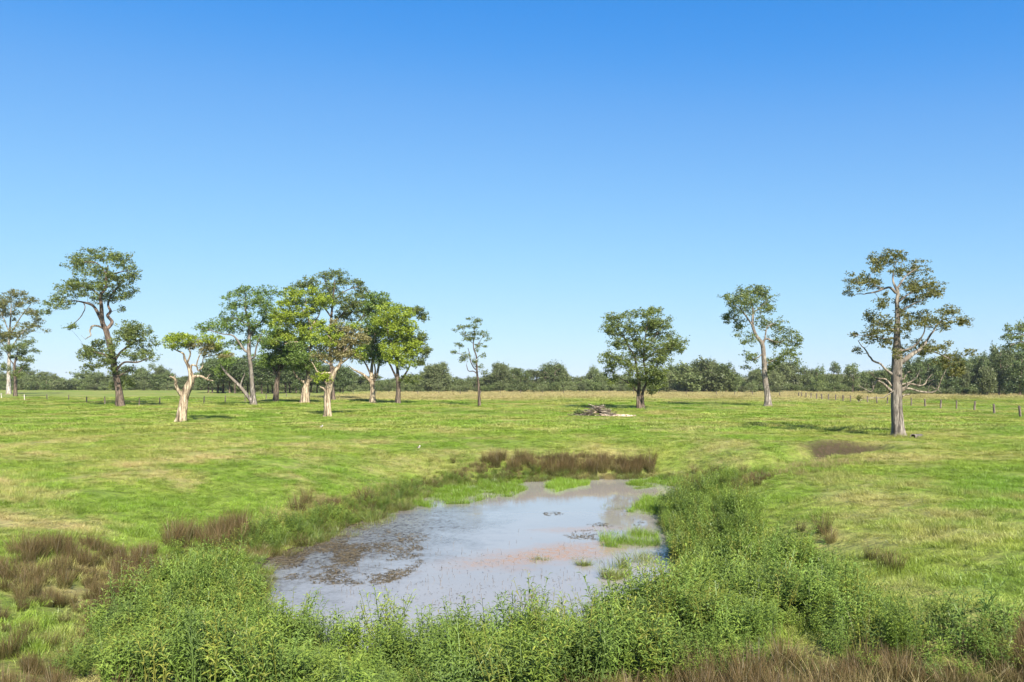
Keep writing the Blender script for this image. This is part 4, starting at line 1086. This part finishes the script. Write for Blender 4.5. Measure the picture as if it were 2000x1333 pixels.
def rush(px, py, sc, label, group=None, name='rush_tussock'):
    X, Y, Z = ground_at(px, py)
    o_ = link(bpy.data.objects.new(name, rush_me[int(rng.integers(5))]))
    o_.location = (X, Y, Z); o_.rotation_euler = (rng.normal() * .06, rng.normal() * .06, rng.uniform(0, 6.28))
    o_.scale = (sc * rng.uniform(.9, 1.3), sc * rng.uniform(.9, 1.3), sc)
    tag(o_, label, 'rushes', group)
for k in range(80):
    f = rng.random(); px = 945 + 330 * f
    py = rng.uniform(897, 926) + 8 * f
    rush(px, py, rng.uniform(.85, 1.35), 'reddish-brown rush tussock in the band along the far pond bank', 'rushes of the far pond bank')
for k in range(16):
    rush(rng.uniform(1330, 1480), rng.uniform(925, 955), rng.uniform(.5, .9), 'brown rush tussock along the gully mouth right of the far bank', 'rushes at the gully mouth')
for k in range(26):
    f = rng.random()
    rush(335 + 165 * f, 1068 - 26 * f + rng.uniform(-14, 22), rng.uniform(.8, 1.15), 'brown rush tussock in the thick patch above the left pond edge', 'rushes of the left bank patch')
for k in range(14):
    rush(rng.uniform(60, 300), rng.uniform(1090, 1190), rng.uniform(.6, .9), 'grey-brown rush tussock on the slope beside the near thicket', 'rushes on the left slope')
for px, py, sc, lab in [(580,1000,1.1,'dark rush tussock leaning beside the left bank weeds'),(600,985,1.0,'taller rush spike just behind the leaning dark tussock'),(710,985,1.25,'round brown rush clump on the left bank above the weed edge'),
                        (1607,1045,1.0,'upright brown rush clump standing alone on the right bank'),(1563,1040,.6,'thin single rush beside the upright right bank clump'),(1622,1062,.7,'short leaning rush below the upright right bank clump'),
                        (1725,1110,.75,'slim rush tuft with a twin above the right thicket'),(1748,1118,.8,'slim rush tuft nearest the right thicket top'),(1700,1095,.6,'small faded rush tuft upslope of the slim pair'),
                        (885,905,.7,'small lone rush tuft left of the far rush band'),(905,935,.8,'brown tuft at the back edge beside the bright water grass'),(430,1075,1.0,'leaning rush clump at the near end of the left bank patch'),
                        (1440,962,.9,'brown rush clump behind the right bank thicket')]:
    rush(px, py, sc, lab)

# ---- bright grass standing in the water
def grass_clump(label, poly, n_, h0, h1, mat, w=.012, wl=True, group=None):
    p = np.asarray(poly, float)
    P2 = on_plane(p, WL + .02)
    lo, hi = P2.min(0), P2.max(0)
    pts = []
    while len(pts) < n_:
        x_ = rng.uniform(lo[0], hi[0], n_); y_ = rng.uniform(lo[1], hi[1], n_)
        ok_ = in_poly(x_, y_, P2) & (rng.random(n_) < np.clip(.55 + 2.0 * fbm(x_ / .7, y_ / .7, 3), .04, 1)); pts += list(zip(x_[ok_], y_[ok_]))
    pts = np.array(pts[:n_]); c = P2.mean(0)
    m_ = MB(); blades(m_, n_, .05, h0, h1, w, .45, .5, 0, 1, 2)
    V = m_.v[0].reshape(n_, -1, 3)
    V[:, :, 0] += (pts[:, 0] - c[0])[:, None]; V[:, :, 1] += (pts[:, 1] - c[1])[:, None]
    hz = np.maximum(height(pts[:, 0], pts[:, 1]), WL - .05) - WL
    V[:, :, 2] *= np.clip(.85 + 1.3 * fbm(pts[:, 0] / .8 + 7, pts[:, 1] / .8, 2), .35, 1.5)[:, None]
    V[:, :, 2] += hz[:, None]
    o_ = m_.obj('water_grass', mat, smooth=False); o_.location = (c[0], c[1], WL)
    tag(o_, label, 'grass clump', group)
grass_clump('bright green mat of grass along the far left shore of the pond', [(806,986),(835,962),(880,950),(940,944),(1020,941),(1030,955),(1000,970),(950,974),(915,984),(870,985),(840,992)], 21000, .16, .40, m_watergrass, .02)
grass_clump('small bright green grass patch between the far mat and open water', [(1062,955),(1075,942),(1100,937),(1152,936),(1150,947),(1125,952),(1085,962)], 7000, .14, .36, m_watergrass, .02)
grass_clump('bright green grass strip at the far right corner of the pond', [(1222,946),(1240,936),(1290,934),(1340,942),(1330,952),(1285,950),(1245,956)], 9000, .14, .38, m_watergrass, .02)
grass_clump('wide green grass tongue reaching in from the right bank weeds', [(1225,1000),(1260,975),(1330,965),(1335,1000),(1270,1006)], 9000, .15, .42, m_watergrass, .018)
grass_clump('narrow olive grass spit lying low off the right shore', [(1165,990),(1190,982),(1230,984),(1225,995),(1180,996)], 800, .08, .24, m_sedgegreen)
grass_clump('dense yellow-green grass island near the right shore', [(1168,1058),(1185,1042),(1240,1040),(1285,1046),(1290,1066),(1230,1072),(1180,1068)], 3000, .22, .5, m_watergrass)
grass_clump('reedy clump standing in water left of the dark reed clump', [(1112,1098),(1130,1086),(1175,1088),(1180,1100),(1140,1106)], 800, .18, .45, m_sedgegreen)
grass_clump('dark upright reed clump rising before the near right shore', [(1172,1128),(1185,1105),(1225,1105),(1228,1128),(1200,1136)], 900, .3, .7, m_sedgegreen)
grass_clump('ragged reeds between the grass island and the right thicket', [(1230,1100),(1250,1080),(1315,1080),(1320,1110),(1270,1122)], 1100, .2, .5, m_sedgegreen)
grass_clump('tiny isolated reed tuft at the edge of the rusty film', [(1035,1094),(1050,1088),(1075,1090),(1070,1098),(1045,1100)], 260, .14, .34, m_sedgegreen)
grass_clump('yellowing grass fringe at the left corner of the water', [(478,1082),(520,1075),(562,1072),(560,1086),(510,1092),(482,1094)], 900, .15, .38, m_straw)
grass_clump('thin green fringe below the round brown rush clump', [(640,1050),(700,1028),(770,1005),(780,1012),(720,1040),(660,1060)], 900, .1, .3, m_sedgegreen)

# ---- dead stems and floating litter on the water
st = MB()
pts = on_plane(np.stack([rng.uniform(540, 1280, 900), rng.uniform(1040, 1215, 900)], 1), WL)
pts = pts[(pond_dist(pts[:, 0], pts[:, 1]) < -.4)]
pts = pts[rng.random(len(pts)) < np.clip(.35 + 1.4 * fbm(pts[:, 0] / 1.5, pts[:, 1] / 1.5, 2), .05, 1)]
for x_, y_ in pts:
    h = rng.uniform(.04, .20); az = rng.uniform(0, 6.28); b = rng.uniform(.0, .6) * h
    e = np.array([math.cos(az) * b, math.sin(az) * b, 0])
    tube(st, [np.array([x_, y_, WL - .04]), np.array([x_, y_, WL + h * .6]) + e * .4, np.array([x_, y_, WL + h * rng.uniform(.6, 1)]) + e], [.005, .004, .0025], 3, rng.random())
tag(st.obj('dead_stems', m_darkstem, smooth=False), 'thin dead stems poking out of the shallow pond', kind='stuff')
fl = MB()
def litter(cx, cy, ax, ay, n_, smin, smax):
    a = rng.uniform(0, 6.28, n_); r = np.sqrt(rng.random(n_))
    px, py = cx + ax * r * np.cos(a), cy + ay * r * np.sin(a)
    P2 = on_plane(np.stack([px, py], 1), WL)
    ok_ = (pond_dist(P2[:, 0], P2[:, 1]) < -.1) & (rng.random(n_) < np.clip(.35 + 2.2 * fbm(P2[:, 0] / .9, P2[:, 1] / 1.4, 3), 0, 1)); P2 = P2[ok_]; k = len(P2)
    th = rng.uniform(0, 6.28, k); L_ = rng.uniform(smin, smax, k); W_ = L_ * rng.uniform(.06, .25, k)
    d_ = np.stack([np.cos(th), np.sin(th)], 1); s_ = np.stack([-np.sin(th), np.cos(th)], 1)
    z0 = WL + .004 + rng.random(k) * .012
    V = np.zeros((k, 4, 3))
    for q_, (a1, a2) in enumerate(((-.5, 0), (0, .5), (.5, 0), (0, -.5))):
        V[:, q_, :2] = P2 + d_ * (a1 * L_)[:, None] + s_ * (a2 * W_)[:, None]; V[:, q_, 2] = z0 + (.012 * rng.random(k) if q_ in (0, 2) else 0)
    fl.add(V.reshape(-1, 3), np.arange(k)[:, None] * 4 + [0, 1, 2, 3], np.repeat(rng.random(k), 4))
litter(660, 1085, 170, 65, 12000, .05, .26)
litter(620, 1080, 110, 30, 3500, .05, .3)
litter(800, 1052, 40, 12, 500, .08, .25); litter(690, 1035, 80, 14, 900, .08, .3)
litter(1200, 1020, 60, 12, 700, .08, .25); litter(1150, 1045, 50, 10, 500, .08, .25); litter(1080, 1004, 20, 4, 120, .1, .25)
litter(850, 1130, 300, 60, 1200, .03, .12)
tag(fl.obj('floating_litter', m_debris, smooth=False), 'brown floating weed litter on the left half of the pond', kind='stuff')

# ------------------------------------------------------------------ fences
m_wire, n, l = new_mat('fence_wire')
bs = node(n, 'ShaderNodeBsdfPrincipled', i_Roughness=.55, i_Metallic=.8); bs.inputs['Base Color'].default_value = (.30, .28, .26, 1)
t = node(n, 'ShaderNodeTexNoise', i_Scale=4.0); cr = ramp(n, [(.4, (.20, .17, .15)), (.6, (.38, .37, .36))]); l.new(t.outputs[0], cr.inputs[0]); l.new(cr.outputs[0], bs.inputs['Base Color'])
o = n.new('ShaderNodeOutputMaterial'); l.new(bs.outputs[0], o.inputs[0])
def post_mesh(r, h, mat):
    m_ = MB()
    p = np.array([[0, 0, -.25], [0, 0, 0], [.01, 0, h * .5], [.0, .01, h * .97], [0, .01, h]])
    ph = rng.random(2) * 6
    tube(m_, p, [r * 1.05, r * 1.05, r, r * .97, r * .8], 9, .5, 0, lambda th, k: 1 + .10 * np.sin(2 * th + ph[0]) + .06 * np.sin(5 * th + ph[1] + k))
    return m_.mesh('post', mat, True)
def fence(label, posts, hgt, rad, mat, wires=(.35, .75, 1.1), lean=.04, wire_r=.004, pale=()):
    g = [ground_at(*p) if len(p) == 2 else p for p in posts]
    root = empty('fence', g[0]); tag(root, label, 'fence')
    g0 = np.array(g[0])
    mats = [mat, b_postpale]
    pm = [[post_mesh(rad * rng.uniform(.85, 1.2), hgt * rng.uniform(.9, 1.08), m_) for _ in range(3)] for m_ in mats]
    tops = []
    for i_, p in enumerate(g):
        o_ = link(bpy.data.objects.new('post', pm[1 if i_ in pale else 0][int(rng.integers(3))]), root)
        o_.location = np.array(p) - g0
        o_.rotation_euler = (rng.normal() * lean, rng.normal() * lean, rng.uniform(0, 6.28))
        tops.append(np.array(p) - g0)
    for wz in wires:
        m_ = MB(); pp = []
        for a_, b_ in zip(tops[:-1], tops[1:]):
            for k in (0, .5):
                pp.append(a_ * (1 - k) + b_ * k + [0, 0, wz - (.04 if k else 0)])
        pp.append(tops[-1] + [0, 0, wz])
        tube(m_, pp, wire_r, 4); m_.obj('wire', m_wire, root)
    return root
fence('row of weathered dark timber posts and wire along the right paddock edge',
      [(2110,831),(2049,822),(1993,815),(1942,809),(1903,803),(1868,799.5),(1837,798),(1807,795),(1780,792.5),(1756,791.5),(1733,790.5),(1713,789),(1694.6,787.5),(1677,787),(1661,786),(1647,785),(1632,783.8),(1618,782.6),(1606,781.6),(1595,780.8),(1584,779.4),(1574,778.4),(1566,777.4),(1560,776.4)],
      1.32, .125, b_post, lean=.05, pale=())
fence('distant low post-and-wire fence across the straw pasture',
      [(690,771.4),(735,771.4),(776,771.6),(816,772),(857,771.6),(899,772),(939,771.5),(977,771.3),(1017,770.8),(1060,770.5),(1101,770.3),(1145,770.5),(1190,770.8),(1238,771),(1286,771.4),(1340,772.4),(1399,773.6),(1435,773.8),(1470,774.2),(1523,775.8),(1560,776.2)],
      1.15, .09, b_post, wires=(.5, 1.0))
fence('old wire fence with thin posts crossing the left paddock behind the leaning gum',
      [(-60,778),(3,779),(48,782),(92,781),(134,783.4),(169,787.2),(205,790.6),(272,793),(312,789.6),(356,789),(398,789),(440,787),(479,784.6),(520,781),(560,778),(605,775.5),(650,773)],
      1.25, .085, b_post, wires=(.4, .8, 1.1), pale=(1, 2))

# ------------------------------------------------------------------ brush pile, pipe, birds
X, Y, Z = ground_at(1172, 813.5)
s = Y / F
pile = empty('brush_pile', (X, Y, Z)); tag(pile, 'heap of dead branches and pale stripped timber on the grass', 'brush pile')
for k in range(140):
    m_ = MB()
    pale_ = k >= 84
    u0 = rng.normal() * (17 if not pale_ else 15) + (-5 if not pale_ else 22)
    w0 = rng.normal() * 8
    top = max(0.0, 19 * math.exp(-((u0 + 3) / 18) ** 2) - abs(w0) * .3)
    z0 = rng.uniform(.15, 1) ** .7 * top if not pale_ else rng.uniform(.0, .35) * max(top, 3)
    ln = rng.uniform(10, 30) if not pale_ else rng.uniform(10, 26)
    az = rng.uniform(-.6, .6) + (math.pi if rng.random() < .5 else 0); tl = rng.normal() * (.30 if not pale_ else .12)
    c = np.array([u0, w0, max(z0, .6)]); d_ = np.array([math.cos(az) * math.cos(tl), math.sin(az), math.sin(tl)])
    pp = np.array([c - d_ * ln / 2, c + rng.normal(size=3) * 1.0, c + d_ * ln / 2]); pp[:, 2] = np.maximum(pp[:, 2], .4)
    pp = smooth_path(pp, 3) * s
    r0 = rng.uniform(.35, 1.0) * s * (1.5 if pale_ and rng.random() < .5 else 1)
    tube(m_, pp, np.linspace(r0, r0 * rng.uniform(.3, .7), len(pp)), 6, rng.uniform(.2, .8))
    if not pale_:
        for _ in range(2):
            i_ = int(rng.integers(2, len(pp))); e = unit(rng.normal(size=3) + [0, 0, .5]) * rng.uniform(3, 8) * s
            tube(m_, [pp[i_], pp[i_] + e * .5, pp[i_] + e], [r0 * .4, r0 * .3, r0 * .15], 4, .4)
    for vv in m_.v: vv *= 1.2
    m_.obj('branch' if not pale_ else 'timber', (b_dark if rng.random() < .55 else b_dead) if not pale_ else b_pale, pile)
make_tree('shrub', 'small dark green shrub growing against the brush pile', T(
    trunks=[[(1130,813,1),(1130,808,.8),(1130,803,.5)]], limbs=[[(1130,810,.6),(1124,806,.4)],[(1130,810,.6),(1136,805,.4)]],
    blobs=[(1124,809,7,3.5),(1133,806,8,5),(1140,808,6,4.5),(1128,805,5,3)], bark=b_dark, leafmats=[L_green], leaf=2.0, cluster=2.4, dens=1.3))['category'] = 'shrub'

m_conc, n, l = new_mat('concrete')
tc = n.new('ShaderNodeTexCoord')
t = node(n, 'ShaderNodeTexNoise', i_Scale=5.0, i_Detail=7.0, i_Roughness=.7); l.new(tc.outputs['Object'], t.inputs['Vector'])
cr = ramp(n, [(.35, (.12, .096, .074)), (.65, (.26, .215, .17))]); l.new(t.outputs[0], cr.inputs[0])
bs = node(n, 'ShaderNodeBsdfPrincipled', i_Roughness=.95); l.new(cr.outputs[0], bs.inputs['Base Color'])
bp = node(n, 'ShaderNodeBump', i_Strength=.4, i_Distance=.02); l.new(t.outputs[0], bp.inputs['Height']); l.new(bp.outputs[0], bs.inputs['Normal'])
o = n.new('ShaderNodeOutputMaterial'); l.new(bs.outputs[0], o.inputs[0])
X, Y, Z = ground_at(1783, 857)
m_ = MB()
ro, ri, Lp, sd = .18, .15, 2.3, 24
th = np.arange(sd) * 2 * np.pi / sd
prof = [(0, ri), (0, ro + .02), (.10, ro + .02), (.11, ro), (Lp, ro), (Lp, ri)]
V = np.vstack([np.column_stack([np.full(sd, a_), r_ * np.cos(th), r_ * np.sin(th)]) for a_, r_ in prof])
a_ = np.arange(sd); b_ = (a_ + 1) % sd
Fc = np.vstack([np.stack([((k + 1) % 6) * sd + a_, ((k + 1) % 6) * sd + b_, k * sd + b_, k * sd + a_], 1) for k in range(6)])
m_.add(V, Fc)
pipe = m_.obj('concrete_pipe', m_conc); pipe.location = (X, Y, Z + .13); pipe.rotation_euler = (0, R(2.5), R(50))
tag(pipe, 'short length of hollow concrete pipe half sunk in grass by the old gum', 'pipe')

m_bird, n, l = new_mat('bird_plumage')
at_ = node(n, 'ShaderNodeAttribute', attribute_name='tint')
cr = ramp(n, [(0.0, (.02, .02, .02)), (.35, (.16, .12, .09)), (.7, (.8, .8, .78)), (1.0, (.75, .55, .08))]); cr.color_ramp.interpolation = 'CONSTANT'
l.new(at_.outputs['Fac'], cr.inputs[0])
bs = node(n, 'ShaderNodeBsdfPrincipled', i_Roughness=.7); l.new(cr.outputs[0], bs.inputs['Base Color'])
o = n.new('ShaderNodeOutputMaterial'); l.new(bs.outputs[0], o.inputs[0])
def bird(px, py, rz, label):
    X, Y, Z = ground_at(px, py)
    m_ = MB()
    ax = np.array([[-.19, 0, .145], [-.13, 0, .165], [-.06, 0, .185], [.02, 0, .195], [.07, 0, .215], [.095, 0, .255], [.115, 0, .285], [.145, 0, .295], [.168, 0, .29], [.21, 0, .282]])
    rad = [.008, .025, .052, .062, .05, .030, .030, .030, .014, .003]
    tube(m_, smooth_path(np.column_stack([ax, rad]), 3)[:, :3], smooth_path(np.column_stack([ax, rad]), 3)[:, 3], 10)
    v = m_.v[0]
    tn = np.full(len(v), .75)
    tn[(v[:, 2] > .19) & (v[:, 0] < .05)] = .4            # brown back
    tn[v[:, 0] < -.12] = .1                               # dark tail
    tn[(v[:, 0] > .09) & (v[:, 2] > .295)] = .1            # black cap
    tn[v[:, 0] > .165] = 1.0                              # yellow bill
    m_.tint[0][:] = tn
    for sgn in (-1, 1):
        tube(m_, [np.array([.0, sgn * .022, .15]), np.array([-.015, sgn * .022, .075]), np.array([.005, sgn * .022, .004]), np.array([.035, sgn * .022, .003])], [.006, .005, .005, .004], 5, .4)
    o_ = m_.obj('bird', m_bird); o_.location = (X, Y, Z + .04); o_.rotation_euler = (0, 0, rz); o_.scale = (.95,) * 3
    tag(o_, label, 'bird')
bird(818, 881, R(60), 'black and white bird standing on grass near the pond')
bird(628, 838, R(35), 'black and white bird walking on grass before the stout paperbark')
X, Y, Z = ground_at(1802, 834.5)
m_ = MB()
v = unit(rng.normal(size=(1, 3)))
ph, tt = np.meshgrid(np.arange(8) * np.pi / 4, np.linspace(.15, np.pi - .15, 6))
rr_ = .07 * (1 + .25 * rng.normal(size=ph.shape) * .5)
Vv = np.stack([rr_ * np.sin(tt) * np.cos(ph) * 1.3, rr_ * np.sin(tt) * np.sin(ph), rr_ * np.cos(tt) * .8], -1).reshape(-1, 3)
i, j = np.meshgrid(np.arange(8), np.arange(5)); 
m_.add(Vv, np.stack([(j * 8 + i).ravel(), (j * 8 + (i + 1) % 8).ravel(), ((j + 1) * 8 + (i + 1) % 8).ravel(), ((j + 1) * 8 + i).ravel()], 1))
m_.add(Vv[:8], [tuple(range(7, -1, -1))]); m_.add(Vv[-8:], [tuple(range(8))])
rock = m_.obj('stone', b_postpale, smooth=False); rock.location = (X, Y, Z + .08)
tag(rock, 'small white stone lying in grass behind the concrete pipe', 'stone')



# ------------------------------------------------------------------ the air: a faint haze over the whole plain
m_haze, n, l = new_mat('haze_air')
pv = n.new('ShaderNodeVolumePrincipled')
pv.inputs['Color'].default_value = (0.80, 0.88, 1.0, 1)
pv.inputs['Density'].default_value = 0.00008
pv.inputs['Anisotropy'].default_value = 0.0
o = n.new('ShaderNodeOutputMaterial'); l.new(pv.outputs[0], o.inputs['Volume'])
hb = MB()
x0, x1, y0, y1, z0, z1 = gx[0] - 50, gx[-1] + 50, gy[0] - 50, gy[-1] + 50, -4.0, 70.0
hb.add([(x0, y0, z0), (x1, y0, z0), (x1, y1, z0), (x0, y1, z0), (x0, y0, z1), (x1, y0, z1), (x1, y1, z1), (x0, y1, z1)],
       [(0, 3, 2, 1), (4, 5, 6, 7), (0, 1, 5, 4), (1, 2, 6, 5), (2, 3, 7, 6), (3, 0, 4, 7)])
tag(hb.obj('haze', m_haze, smooth=False), 'thin pale haze over the plain', kind='stuff')
